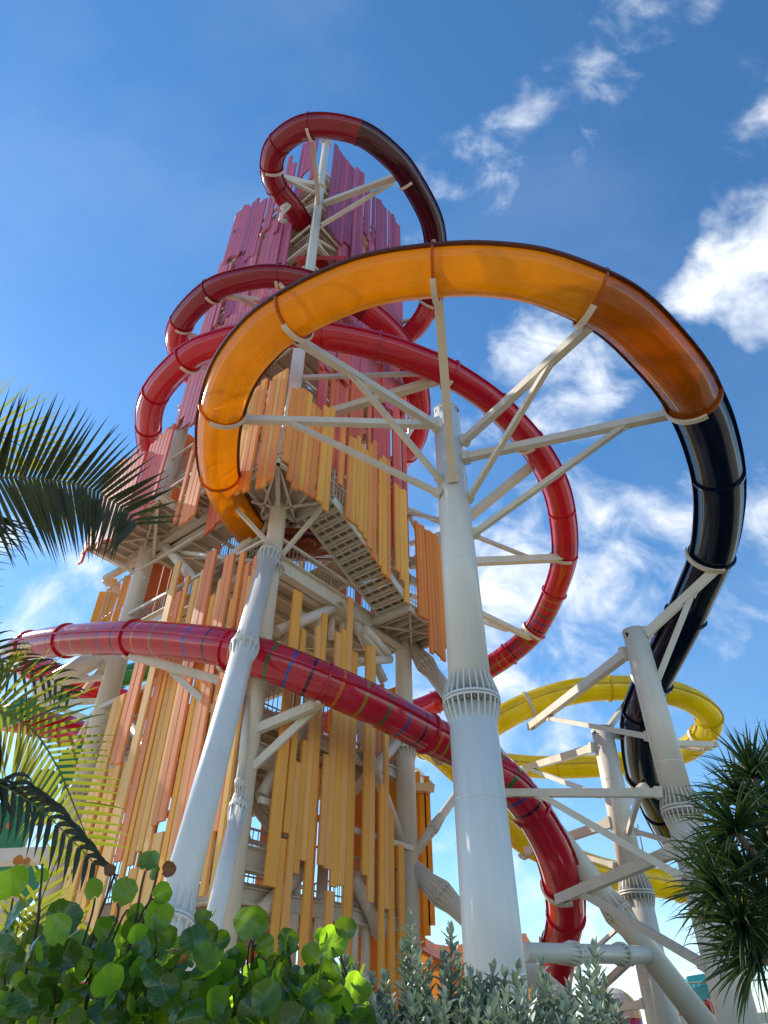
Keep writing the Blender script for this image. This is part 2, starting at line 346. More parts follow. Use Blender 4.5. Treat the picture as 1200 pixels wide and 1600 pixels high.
def column(bx, by, z0, z1, r0, r1, flanges=()):
    b = MB(); P = lambda z: Vector((bx, by, z)); rr = lambda z: r0 + (r1 - r0) * (z - z0) / (z1 - z0)
    b.cyl(P(z0), P(z1), r0, r1, 28)
    c = b.build('column', M['cream2'], tower)
    for z in flanges:
        f = MB(); f.cyl(P(z - .04), P(z + .04), rr(z) * 1.5, None, 28)
        for k in range(18):
            a = 2 * math.pi * k / 18; d = Vector((math.cos(a), math.sin(a), 0)); t = Vector((-d.y, d.x, 0))
            for sg in (-1, 1):
                q = [P(z) + d * rr(z) * .98, P(z) + d * rr(z) * 1.45, P(z + sg * .35) + d * rr(z) * 1.0]
                f.add([x + t * .012 for x in q] + [x - t * .012 for x in q], [(0, 1, 2), (3, 5, 4), (0, 3, 4, 1), (1, 4, 5, 2), (0, 2, 5, 3)])
            f.cyl(P(z - .12) + d * rr(z) * 1.25, P(z - .04) + d * rr(z) * 1.25, .025, None, 6)
        f.build('flange', M['cream2'], c)
    cp_ = MB(); cp_.cyl(P(z1 - .35), P(z1 + .06), r1 * 1.35, r1 * 1.5, 20).build('cap', M['beam'], c)
    return c
column(FC.x, FC.y, 0, 42, .29, .20, (12.6, 24.6, 36.2))
column(RC.x, RC.y, 0, 39.3, .31, .22, (9.1, 15.5, 27))
column(LC.x, LC.y, 0, 42, .36, .22, (7.6, 24.5, 37))
column(BC.x, BC.y, 0, 40, .30, .22)

def leg(a, b, r0, r1, joints=(), name='raker_leg', mat='cream2', parent=None):
    m = MB(); m.cyl(a, b, r0, r1, 24); o = m.build(name, M[mat], parent or tower)
    d = (b - a).normalized()
    for t in joints:
        p = a.lerp(b, t); r = r0 + (r1 - r0) * t; f = MB(); f.cyl(p - d * .05, p - d * .006, r * 1.32, None, 24); f.cyl(p + d * .006, p + d * .05, r * 1.32, None, 24)
        x = d.orthogonal().normalized(); y = d.cross(x)
        for k in range(14):
            e = x * math.cos(2 * math.pi * k / 14) + y * math.sin(2 * math.pi * k / 14); q = d.cross(e)
            for sg in (-1, 1):
                tri = [p + e * r * .98 + d * sg * .05, p + e * r * 1.3 + d * sg * .05, p + e * r * .99 + d * sg * .45]
                f.add([v + q * .012 for v in tri] + [v - q * .012 for v in tri], [(0, 1, 2), (3, 5, 4), (0, 3, 4, 1), (1, 4, 5, 2), (0, 2, 5, 3)])
            f.cyl(p + e * r * 1.16 - d * .1, p + e * r * 1.16 + d * .1, .028, None, 6)
        f.build('flange', M[mat], o)
    return o
rk_a = Vector((-3.22, 10.55, 0)); rk_b = Vector((-3.29, 15.6, 12.9))
leg(rk_a, rk_b, .285, .255, (.245, .70, .985), mat='white')
leg(at(322, 1500, 13.2), at(373, 1262, 15.2), .17, .17, (.99,), mat='white')
leg(at(375, 1228, 15.3), at(386, 1090, 15.75), .085, .085, (.02,), name='brace_strut')
# right rakers and couplers
leg(at(1120, 1626, 19.6), at(642, 1008, 21.0), .30, .26, (.24, .93))
leg(at(900, 1582, 20.3), at(643, 1356, 21.05), .27, .27, (.80,))
leg(at(648, 1335, 21), at(716, 1238, 21.5), .13, .13, (.42,), name='brace_strut')

PC = dict(purple=srgb(158, 86, 122), plum=srgb(184, 92, 122), mauve=srgb(204, 112, 132), pink=srgb(214, 108, 116), rose=srgb(226, 104, 96), coral=srgb(236, 118, 82),
          rust=srgb(230, 122, 76), orange=srgb(246, 156, 80), dorange=srgb(240, 140, 58), tan=srgb(250, 184, 102), gold=srgb(248, 176, 80), salmon=srgb(248, 158, 104), sand=srgb(252, 196, 124), backorange=srgb(240, 164, 48), coralred=srgb(228, 118, 108))
nplank = [0]
def plank(w, u0, u1, off, zb, zt, col, parent=tower, slant=.6, th=.07):
    d, nn, ln = FACE[w]; a = fp(w, u0, off, 0); b = fp(w, u1, off, 0); wd = (b - a).length
    s0 = rnd.uniform(-.1, slant) * wd * (slant > 0); s1 = rnd.uniform(-slant * .6, .1) * wd * (slant > 0)
    vs = []
    for o in (0, th):
        for q, sb, st in ((a, 0, 0), (b, s1, s0)):
            for z in (zb + sb, zt + st): vs.append(Vector((q.x, q.y, z)) + nn * (o - th))
    # a shallow folded-panel edge: front face inset
    fr = [vs[i].copy() for i in (4, 5, 6, 7)]; k = min(.02, wd * .08)
    dd = d * k
    fr = [fr[0] + dd + nn * .012, fr[1] + dd + nn * .012, fr[2] - dd + nn * .012, fr[3] - dd + nn * .012]
    m = MB(); m.add(vs + fr, [(0, 1, 3, 2), (0, 4, 5, 1), (2, 3, 7, 6), (1, 5, 7, 3), (0, 2, 6, 4), (4, 8, 9, 5), (6, 7, 11, 10), (8, 10, 11, 9), (4, 6, 10, 8), (5, 9, 11, 7)])
    o = m.build('plank', M['plank'], parent); f = rnd.uniform(.93, 1.05)
    o.color = (col[0] * f, col[1] * f * rnd.uniform(.96, 1.04), col[2] * f, 1); nplank[0] += 1
    return o
def pk(w, off, yref, x0, x1, yt, yb, col, dz=0):
    """plank whose edges sit at x0, x1 at picture row yref, top/bottom near rows yt, yb"""
    xm = (x0 + x1) / 2; u0 = uz(w, off, x0, yref)[0]; u1 = uz(w, off, x1, yref)[0]; um = (u0 + u1) / 2
    d, nn, ln = FACE[w]; p = fp(w, um, off, 0)
    def zrow(row):
        b = (800 - row) / FPX; t = (sp + b * cp) / (cp - b * sp); return CAM.z + t * p.y
    g_ = .006; s = 1 if u1 > u0 else -1
    if u1 < u0: u0, u1 = u1, u0
    plank(w, u0 + g_ * .12, u1 - g_ * .12, off + dz, zrow(yb), zrow(yt), PC[col], slant=0)
def rowu(w, off, u0, u1, wd, ztop, zbot, cols, gap=.25, jt=.7, jb=.7, slant=.6):
    """planks in clusters along a face; ztop / zbot functions of u"""
    ln = FACE[w][2]; u = u0; run = 0; lo = 0; lt = 0
    while u < u1 - .01:
        if run <= 0:
            run = rnd.choice((1, 2, 2, 3, 4)); lt = rnd.uniform(-jt, jt); lo = rnd.uniform(-jb, jb); do = rnd.choice((0, .09)); c = rnd.choice(cols)
            if rnd.random() < gap + .06: u += wd * rnd.uniform(.35, .95) / ln
        ww = wd * rnd.uniform(.72, 1.08) / ln
        zt, zb = ztop(u), zbot(u)
        plank(w, u, u + ww - .012 / ln, off + do, zb + lo + rnd.uniform(-.3, .3) * jb, zt + lt + rnd.uniform(-.35, .35) * jt, PC[c if rnd.random() < .75 else rnd.choice(cols)], slant=slant)
        u += ww; run -= 1
lin = lambda a, b: (lambda u: a + (b - a) * u)
# top of the tower, left face: upper tier purple, lower tier mauve
rowu('L', .4, .16, .36, .34, lambda u: 42.2, lambda u: 35.5 - 2 * u, ('purple', 'plum'), .35, .9, 1.2)
rowu('L', .42, .02, .15, .32, lambda u: 42.4, lambda u: 37.6, ('purple', 'plum'), .0, .7, .9)
rowu('L', .4, .45, .99, .36, lambda u: 39.5 + 2.6 * u, lambda u: 34.5 + 1.0 * u, ('purple', 'plum', 'plum'), .2, .8, 1.0)
rowu('L', .3, .20, .46, .34, lambda u: 35.2, lambda u: 27.5, ('plum', 'mauve'), .3, .9, 1.0)
rowu('L', .28, .40, .99, .34, lambda u: 35.0 + 1.0 * u, lambda u: 29.0, ('mauve', 'plum', 'mauve'), .2, .8, .8)
rowu('L', .4, .20, .98, .34, lambda u: 28.8, lambda u: 23.3 - u, ('mauve', 'pink', 'mauve'), .2, .5, .8)
# top, right face
rowu('R', .4, .05, .42, .30, lambda u: 42.3 - 1.5 * u, lambda u: 33.5 - 2.5 * u, ('purple', 'plum', 'purple'), .35, .6, 1.3)
rowu('R', .4, .46, 1.0, .30, lambda u: 41.3, lambda u: 36.0 - 1.5 * u, ('purple', 'plum'), .3, .6, 1.2)
rowu('R', .28, .22, .99, .30, lambda u: 34.6 + 2 * u, lambda u: 28.4, ('plum', 'mauve', 'mauve'), .35, .9, .6)
rowu('R', .4, .12, .98, .31, lambda u: 29.5, lambda u: 23.0 + u, ('mauve', 'pink', 'rose'), .35, .6, .8)
# middle, right face
rowu('R', .3, .14, .62, .30, lambda u: 24.3 + 1.5 * u, lambda u: 18.3, ('coral', 'rose', 'coral'), .4, .7, .8)
rowu('R', .3, .62, .99, .30, lambda u: 25.6, lambda u: 17.2, ('pink', 'rose', 'rose'), .3, .8, 1.6)
# the wrap-round gallery at the front corner: planks on both outer faces
rowu('L', 1.72, -.22, .06, .27, lambda u: 18.6, lambda u: 14.2, ('orange', 'tan', 'orange'), .15, .35, .35, slant=.2)
rowu('R', 1.72, -.24, .05, .27, lambda u: 18.2, lambda u: 14.4, ('orange', 'gold', 'orange'), .3, .5, .4, slant=.2)
rowu('L', .5, .02, .40, .28, lambda u: 20.5, lambda u: 15.4, ('coral', 'orange', 'tan'), .6, .8, .5)
# along the outer flight and the landing
rowu('R', 1.80, .07, .66, .24, lambda u: 18.5 - 1.0 * u, lambda u: 15.05 - 3.0 * u, ('orange', 'orange', 'gold', 'dorange'), .5, .7, .45, slant=.2)
rowu('R', 1.80, .74, .82, .2, lambda u: 16.5, lambda u: 12.6, ('dorange', 'rust'), .1, .2, .2)
rowu('R', 1.80, .85, 1.08, .24, lambda u: 16.3, lambda u: 12.0, ('dorange', 'orange', 'orange'), .0, .4, .5)
# gallery on the left face
uN = .60; uE = 1.22
rowu('L', 1.75, uN, uE, .28, lambda u: 20.3 - .3 * u, lambda u: 16.0, ('coralred', 'rose', 'coralred', 'coral'), .25, .5, .45)
rowu('L', 1.05, .38, .56, .28, lambda u: 19.9, lambda u: 15.3, ('salmon', 'coralred', 'coral'), .5, .3, .5)

# lower left face, board by board (edges at picture row 1180)
for x0, x1, yt, yb, c, dz in [
    (154, 163, 1090, 1460, 'sand', 0), (163, 171, 1085, 1440, 'tan', 0), (176, 184, 1200, 1475, 'tan', 0), (184, 192, 1180, 1465, 'tan', 0), (178, 186, 975, 1194, 'salmon', .08), (186, 195, 975, 1194, 'salmon', .08), (197, 204, 1190, 1440, 'tan', 0),
    (205, 216, 880, 1475, 'sand', .08), (216, 226, 925, 1346, 'salmon', 0), (228, 234, 900, 1430, 'gold', 0), (236, 244, 1000, 1352, 'tan', 0), (244, 253, 905, 1330, 'tan', 0), (254, 262, 890, 1480, 'sand', 0), (262, 271, 864, 1290, 'salmon', .08),
    (271, 280, 862, 1284, 'salmon', .08), (281, 289, 930, 1490, 'gold', 0), (290, 299, 905, 1400, 'sand', 0), (299, 307, 870, 1332, 'salmon', .08), (307, 316, 868, 1326, 'salmon', .08), (318, 326, 935, 1480, 'tan', 0), (326, 335, 865, 1340, 'orange', .08),
    (336, 344, 880, 1290, 'salmon', 0), (344, 352, 900, 1400, 'tan', 0), (354, 362, 870, 1300, 'salmon', .08), (362, 370, 950, 1450, 'tan', .08), (238, 250, 1356, 1510, 'tan', -.06), (262, 276, 1300, 1490, 'sand', -.06)]:
    pk('L', .45, 1180, x0, x1, yt, yb, c, dz)
# lower right face, edges at picture row 1230
for x0, x1, yt, yb, c, dz in [
    (427, 444, 925, 1385, 'gold', .05), (447, 457, 985, 1302, 'gold', .05), (457, 466, 1192, 1515, 'tan', .05), (466, 475, 1158, 1365, 'gold', .05), (475, 484, 980, 1345, 'tan', .05), (484, 494, 960, 1535, 'gold', .05), (495, 502, 1200, 1540, 'dorange', -.05),
    (502, 511, 1180, 1352, 'tan', .05), (511, 521, 990, 1358, 'tan', .05), (521, 531, 985, 1386, 'gold', .05), (531, 541, 935, 1384, 'tan', .05), (541, 552, 1020, 1545, 'gold', .05), (553, 558, 1220, 1545, 'dorange', -.05),
    (567, 575, 1010, 1368, 'gold', .05), (575, 584, 1010, 1410, 'tan', .05), (594, 601, 1225, 1545, 'gold', .0), (601, 608, 1130, 1420, 'tan', .0), (608, 615, 1265, 1545, 'gold', .0), (622, 630, 1320, 1530, 'gold', 0), (447, 457, 1310, 1545, 'gold', -.03), (520, 531, 1392, 1545, 'tan', -.03)]:
    pk('R', .45, 1230, x0, x1, yt, yb, c, dz)
# screen of boards on the far side, right of the right column
back = [(611, 622, 1190, 1400), (622, 633, 1205, 1420), (633, 641, 1250, 1480), (641, 651, 1230, 1480), (651, 658, 1205, 1488), (658, 666, 1235, 1462), (666, 673, 1213, 1446)]
for x0, x1, yt, yb in back:
    a, b = at(x0 - 1.2, 1300, 27), at(x1 + 1.2, 1300, 27); ys_ = 27 + .09 * (x0 % 2); m = MB()
    zt, zb = at(x0, yt, 27).z, at(x0, yb, 27).z
    m.box(((a.x + b.x) / 2, ys_, (zt + zb) / 2), Vector(((b.x - a.x) / 2, 0, 0)), Vector((0, .04, 0)), Vector((0, 0, (zt - zb) / 2)))
    o = m.build('plank', M['plank'], tower); o.color = (*PC['backorange'], 1); nplank[0] += 1
MB().beam(at(611, 1228, 26.8), at(674, 1232, 26.8), .3, .3).build('cladding_rail', M['cream'], tower)
MB().beam(at(674, 1232, 26.8), at(648, 1205, 29), .25, .3).build('cladding_rail', M['cream'], tower)
for x0, x1, yt, yb in [(162, 172, 905, 985), (172, 180, 912, 985), (182, 192, 900, 985), (150, 160, 925, 985)]:
    a, b = at(x0, 945, 22), at(x1 - .6, 945, 22); m = MB(); zt, zb = at(x0, yt, 22).z, at(x0, yb, 22).z
    m.box(((a.x + b.x) / 2, 22, (zt + zb) / 2), Vector(((b.x - a.x) / 2, 0, 0)), Vector((0, .04, 0)), Vector((0, 0, (zt - zb) / 2)))
    o = m.build('plank', M['plank'], tower); o.color = (*PC['backorange'], 1); nplank[0] += 1

# far faces of the tower, seen through the gaps
for A_, B_ in ((RC, BC), (LC, BC)):
    dd_ = (B_ - A_).normalized(); ln_ = (B_ - A_).length; nn_ = Vector((-dd_.y, dd_.x, 0)); nn_ = nn_ if nn_.y > 0 else -nn_
    for zb, zt, cl in ((.5, 12, ('backorange', 'dorange')), (13, 24, ('rust', 'coral')), (25, 40.8, ('plum', 'pink'))):
        u = .5
        while u < ln_ - .6:
            w_ = rnd.choice((.34, .5, .66)); a = A_ + dd_ * u + nn_ * .4; b = a + dd_ * w_; z0 = zb + rnd.uniform(0, 1.6); z1 = zt - rnd.uniform(0, 1.6)
            m = MB(); m.box(((a.x + b.x) / 2, (a.y + b.y) / 2, (z0 + z1) / 2), dd_ * (w_ / 2 - .01), nn_ * .04, Vector((0, 0, (z1 - z0) / 2)))
            o = m.build('back_panel', M['plank'], tower); o.color = (*PC[rnd.choice(cl)], 1); u += w_ + rnd.choice((0.02, .02, .5, 1.1))
# floors, girders, rails, stairs
def girder(a, b, h=.32, w=.2, mat='beam'):
    MB().chan(a, b, w, h).build('girder', M[mat], tower)
def railing(pts, hgt=1.1, name='railing', step=.16):
    m = MB()
    for a, b in zip(pts, pts[1:]):
        u = Vector((0, 0, 1)); m.cyl(a + u * hgt, b + u * hgt, .03, None, 6); m.cyl(a + u * .12, b + u * .12, .02, None, 6)
        n = max(2, int((b - a).length / step))
        for k in range(n + 1):
            p = a.lerp(b, k / n); m.beam(p, p + u * hgt, .05 if k % 8 == 0 else .022, None)
    return m.build(name, M['rail'], tower, kind='stuff')
def deck(z, hole=True):
    c = [fp('L', 0, -.25, z), None, None, None]
    ins = .3; F_, R_, B_, L_ = [Vector((p.x, p.y, z)) for p in (FC, RC, BC, LC)]
    ctr = (F_ + B_) / 2
    q = [p + (ctr - p).normalized() * ins for p in (F_, R_, B_, L_)]
    m = MB()
    def slab(a, b, c_, d, t=.06):
        tv = Vector((0, 0, t)); m.add([a, b, c_, d, a - tv, b - tv, c_ - tv, d - tv], [(0, 1, 2, 3), (7, 6, 5, 4), (0, 4, 5, 1), (1, 5, 6, 2), (2, 6, 7, 3), (3, 7, 4, 0)])
    if hole:      # walkway ring round the stair well
        i = [p + (ctr - p) * .42 for p in q]
        for k in range(4): slab(q[k], q[(k + 1) % 4], i[(k + 1) % 4], i[k])
    else: slab(*q)
    m.build('floor_deck', M['deck'], tower)
    for k in range(4): girder(q[k] - Vector((0, 0, .25)), q[(k + 1) % 4] - Vector((0, 0, .25)))
    j = MB()
    for k in range(1, 8):
        t = k / 8; a = q[0].lerp(q[3], t); b = q[1].lerp(q[2], t); j.beam(a - Vector((0, 0, .15)), b - Vector((0, 0, .15)), .07, .16)
    for k in range(4):
        a = q[k]; b = q[(k + 2) % 4]
        if k < 2: j.beam(a - Vector((0, 0, .3)), b - Vector((0, 0, .3)), .09, .09)
    j.build('floor_joists', M['beam'], tower)
    railing([q[0], q[1], q[2], q[3], q[0]])
LEV = [4.6, 8.6, 12.9, 16.6, 20.4, 24.2, 28.0, 31.6, 35.2, 38.4]
for z in LEV: deck(z, z > 14)
def flight(a, b, side, width, n, handr=True):
    """stair flight from a down/up to b; side = horizontal unit vector across"""
    f = MB(); s = side * width
    f.beam(a, b, .05, .26); f.beam(a + s, b + s, .05, .26)
    o = f.build('stair_flight', M['beam'], tower)
    d = b - a; h = Vector((d.x, d.y, 0)).normalized(); run = Vector((d.x, d.y, 0)).length / n
    me = None
    for k in range(n):
        p = a + d * ((k + .5) / n) + side * width / 2 + Vector((0, 0, .02)) - world_loc(tower)
        if me is None:
            sg_ = -1 if d.z > 0 else 1
            t = MB(); t.box((0, 0, 0), side * (width / 2 - .03), h * run * .40, Vector((0, 0, .018)))
            t.box(h * run * .40 * sg_ + Vector((0, 0, -.05)), side * (width / 2 - .03), h * .022, Vector((0, 0, .075)), 1)
            t.box(-h * run * .38 * sg_ + Vector((0, 0, -.03)), side * (width / 2 - .03), h * .014, Vector((0, 0, .03)), 1)
            for q in (-.5, 0, .5): t.box(side * width * q * .55 + Vector((0, 0, -.035)), side * .02, h * run * .40, Vector((0, 0, .02)), 1)
            me = t.mesh('stair_tread', [M['tread'], M['beam']])
        e = bpy.data.objects.new('stair_tread', me); COL.objects.link(e); e.parent = o; e.location = p
    if handr:
        for q in (a + Vector((0, 0, .1)), a + s + Vector((0, 0, .1))): railing([q, q + d])
    return o
# switchback flights inside the well
for i in range(len(LEV) - 1):
    z0, z1 = LEV[i], LEV[i + 1]; c0 = (FC + BC) / 2; zm = (z0 + z1) / 2
    if i % 2 == 0: a, b, sd_ = c0 - dR * 1.6 + nL * .2, c0 + dR * 1.6 + nL * .2, nL
    else: a, b, sd_ = c0 - dL * 1.7 + nR * .2, c0 + dL * 1.7 + nR * .2, nR
    flight(Vector((a.x, a.y, z0)), Vector((b.x, b.y, zm)), sd_, 1.0, 10, False)
    flight(Vector((b.x, b.y, zm)) - sd_ * 1.3, Vector((a.x, a.y, z1)) - sd_ * 1.3, sd_, 1.0, 10, i < 5)
# stair on the left face seen between the boards
flight(fp('L', .95, -1.0, 12.9), fp('L', .12, -1.0, 16.5), -nL, 1.0, 16)
# outer flight along the right face
flight(fp('R', .10, .45, 14.75), fp('R', .70, .45, 12.95), nR, 1.25, 13)
def platform(poly, z, t=.08, rail=None, joist=None, nj=5):
    m = MB(); P = [Vector((p.x, p.y, z)) for p in poly]; D = [p - Vector((0, 0, t)) for p in P]; n = len(P)
    m.add(P + D, [tuple(range(n)), tuple(reversed(range(n, 2 * n)))] + [(i, i + n, (i + 1) % n + n, (i + 1) % n) for i in range(n)])
    m.build('platform_deck', M['deck'], tower)
    for i in range(n): girder(P[i] - Vector((0, 0, .22)), P[(i + 1) % n] - Vector((0, 0, .22)), .26, .14)
    if joist:
        j = MB()
        for k in range(1, nj + 1):
            t_ = k / (nj + 1); a = P[joist[0]].lerp(P[joist[1]], t_); b = P[joist[3]].lerp(P[joist[2]], t_); j.beam(a - Vector((0, 0, .15)), b - Vector((0, 0, .15)), .06, .14)
        a, b, c_, d = [P[i] - Vector((0, 0, .27)) for i in joist]; j.beam(a, c_, .07, .07); j.beam(b, d, .07, .07)
        j.build('floor_joists', M['beam'], tower)
    if rail: railing([P[i] for i in rail])
corner = FC + (nR + nL) * 1.62
platform([fp('L', .10, 1.6, 0), corner, FC + (nR + nL) * .1, fp('L', .10, .1, 0)], 15.0, rail=(0, 1), joist=(0, 1, 2, 3), nj=2)
platform([corner, fp('R', .10, 1.6, 0), fp('R', .10, .1, 0), FC + (nR + nL) * .1], 14.99, rail=(0, 1), joist=(0, 1, 2, 3), nj=2)
platform([fp('R', .70, 1.7, 0), fp('R', 1.06, 1.7, 0), fp('R', 1.06, .1, 0), fp('R', .70, .1, 0)], 12.95, rail=(0, 1, 2), joist=(0, 1, 2, 3))
platform([fp('L', uN, 1.65, 0), fp('L', uE, 1.65, 0), fp('L', uE, -.6, 0), fp('L', uN, -.6, 0)], 16.8, rail=(0, 1, 2), joist=(0, 1, 2, 3), nj=8)
platform([fp('L', .36, .95, 0), fp('L', uN - .02, .95, 0), fp('L', uN - .02, -.6, 0), fp('L', .36, -.6, 0)], 16.78, rail=(0, 1), joist=(0, 1, 2, 3))
# knee braces under the galleries
def brace(a, b, r=.07, name='knee_brace', mat='beam'):
    MB().beam(a, b, r * 1.6, r * 1.6).build(name, M[mat], tower)
brace(at(437, 868, 15.7), fp('L', .10, 1.5, 14.7)); brace(at(440, 868, 15.7), fp('R', .09, 1.5, 14.7))
brace(at(640, 960, 20.8) - Vector((0, 0, .8)), fp('R', 1.04, 1.6, 12.6))
brace(at(228, 905, 20.4), fp('L', 1.20, 1.5, 16.5)); brace(at(240, 870, 20.4), fp('L', .64, 1.5, 16.5))
for w, px0, py0, px1, py1, r in [('L', 252, 846, 312, 915, .17), ('R', 431, 987, 530, 946, .16), ('R', 550, 961, 600, 1065, .15), ('R', 552, 1236, 626, 1155, .15), ('R', 552, 1110, 632, 1328, .15), ('R', 405, 1427, 484, 1350, .17),
                              ('R', 552, 1366, 596, 1465, .16), ('R', 408, 1245, 480, 1120, .16), ('L', 130, 1340, 300, 1120, .15), ('L', 180, 1100, 340, 1330, .15), ('L', 330, 900, 395, 840, .15)]:
    MB().cyl(hit(w, 0, px0, py0), hit(w, 0, px1, py1), r, None, 14).build('brace_pipe', M['cream2'], tower)
for x, y0, y1, r in [(466, 1340, 1540, .12), (505, 1352, 1560, .14), (556, 1400, 1560, .09), (572, 1430, 1580, .11), (480, 1075, 1170, .1), (520, 950, 1000, .1), (536, 945, 1020, .09), (500, 935, 1010, .1), (470, 960, 1000, .12)]:
    p = hit('R', -.3, x, y0); q = hit('R', -.3, x, y1); q.x, q.y = p.x, p.y; MB().cyl(q, p, r, None, 12).build('service_pipe', M['cream2'], tower)
# face bracing higher up
for i in range(2, len(LEV) - 1):
    z0, z1 = LEV[i], LEV[i + 1]
    for w in 'RL':
        if (i + (w == 'L')) % 2: a, b = fp(w, .03, -.1, z0), fp(w, .97, -.1, z1)
        else: a, b = fp(w, .97, -.1, z0), fp(w, .03, -.1, z1)
        MB().cyl(a, b, .085, None, 10).build('brace_pipe', M['cream2'], tower)
        # the rails the boards are fixed to
        for dz in (.7, 2.6): MB().beam(fp(w, .02, .2, z0 + dz), fp(w, .99, .2, z0 + dz), .08, .1).build('cladding_rail', M['beam'], tower)
for z in (3, 6.2, 10.2):
    for w in 'RL': MB().beam(fp(w, .05, .24, z), fp(w, .99, .24, z), .1, .14).build('cladding_rail', M['beam'], tower)
# big I-beams between the corner columns
girder(fp('R', .03, .1, 12.75), fp('R', .98, .1, 12.75), .55, .3, 'cream'); girder(fp('L', .03, .1, 12.75), fp('L', .98, .1, 12.75), .5, .3, 'cream')
girder(fp('L', .03, .1, 16.45), fp('L', 1.15, .1, 16.45), .4, .25, 'cream'); girder(fp('R', .0, .0, 7.3), fp('R', .3, .0, 7.3), .5, .3, 'cream'); girder(fp('R', .0, .0, 5.0), fp('R', .3, .0, 5.0), .5, .3, 'cream')
# waste pipes below the landing
for k, (x0, y0, x1, y1) in enumerate([(570, 982, 606, 1022), (566, 990, 600, 1030), (560, 1034, 610, 1030)]):
    MB().cyl(at(x0, y0, 18.6 + k * .1), at(x1, y1, 19.6 + k * .1), .14, None, 14).build('service_pipe', M['cream2'], tower)
# red canopies inside the tower
def canopy(parent, c, w, h, mat, name='shade_canopy'):
    m = MB(); q = [c + Vector((w * i, w * j, 0)) for i, j in ((-1, -.8), (1, -.8), (1, .8), (-1, .8))]; t = c + Vector((0, 0, h))
    q2 = [p - Vector((0, 0, .35)) for p in q]
    m.add(q + [t] + q2, [(0, 1, 4), (1, 2, 4), (2, 3, 4), (3, 0, 4)] + [(i, i + 5, (i + 1) % 4 + 5, (i + 1) % 4) for i in range(4)])
    return m.build(name, M[mat], parent)
canopy(tower, at(506, 428, 17.1), 1.15, 1.5, 'redfab'); canopy(tower, at(500, 310, 17.8), 1.0, 1.6, 'redfab'); canopy(tower, at(597, 600, 22), 1.3, 1.2, 'redfab')
# landing behind the left column with rail
pa, pb = at(163, 905, 21.5), at(212, 878, 21); MB().beam(pa, pb, .2, .2).build('outrigger_beam', M['cream'], tower)
pc = at(205, 945, 22.5); MB().beam(pa, pc, .2, .2).build('outrigger_beam', M['cream'], tower)
railing([at(152, 975, 21.2), at(205, 940, 21.0)], 1.5)
for x0, y0, x1, y1, Y, r in [(60, 1080, 165, 1020, 22, .34)]:
    MB().cyl(at(x0, y0, Y), at(x1, y1, 21), r, None, 18).build('brace_pipe', M['cream2'], tower)
for x0, y0, x1, y1 in [(95, 1065, 172, 1058), (60, 1100, 160, 1095), (110, 1175, 165, 1085), (100, 1110, 155, 1128), (130, 1080, 172, 1030)]:
    MB().beam(at(x0, y0, 22), at(x1, y1, 20.8), .16, .16).build('outrigger_beam', M['cream'], tower)
# small floodlight and loudspeaker on the top
MB().beam(at(613, 372, 20.6), at(613, 345, 20.6), .06).box(at(613, 340, 20.6), Vector((.12, 0, 0)), Vector((0, .12, 0)), Vector((0, 0, .2))).build('camera_post', M['grey'], tower)
MB().box(at(369, 364, 20), Vector((.12, 0, 0)), Vector((0, .12, 0)), Vector((0, 0, .1))).build('floodlight', M['grey'], tower)
MB().tube([at(440, 325, 15.4), at(448, 318, 15.5), at(452, 322, 15.6), at(440, 335, 15.5), at(438, 345, 15.5), at(446, 346, 15.7)], .1, 10).build('service_pipe', M['cream2'], tower)

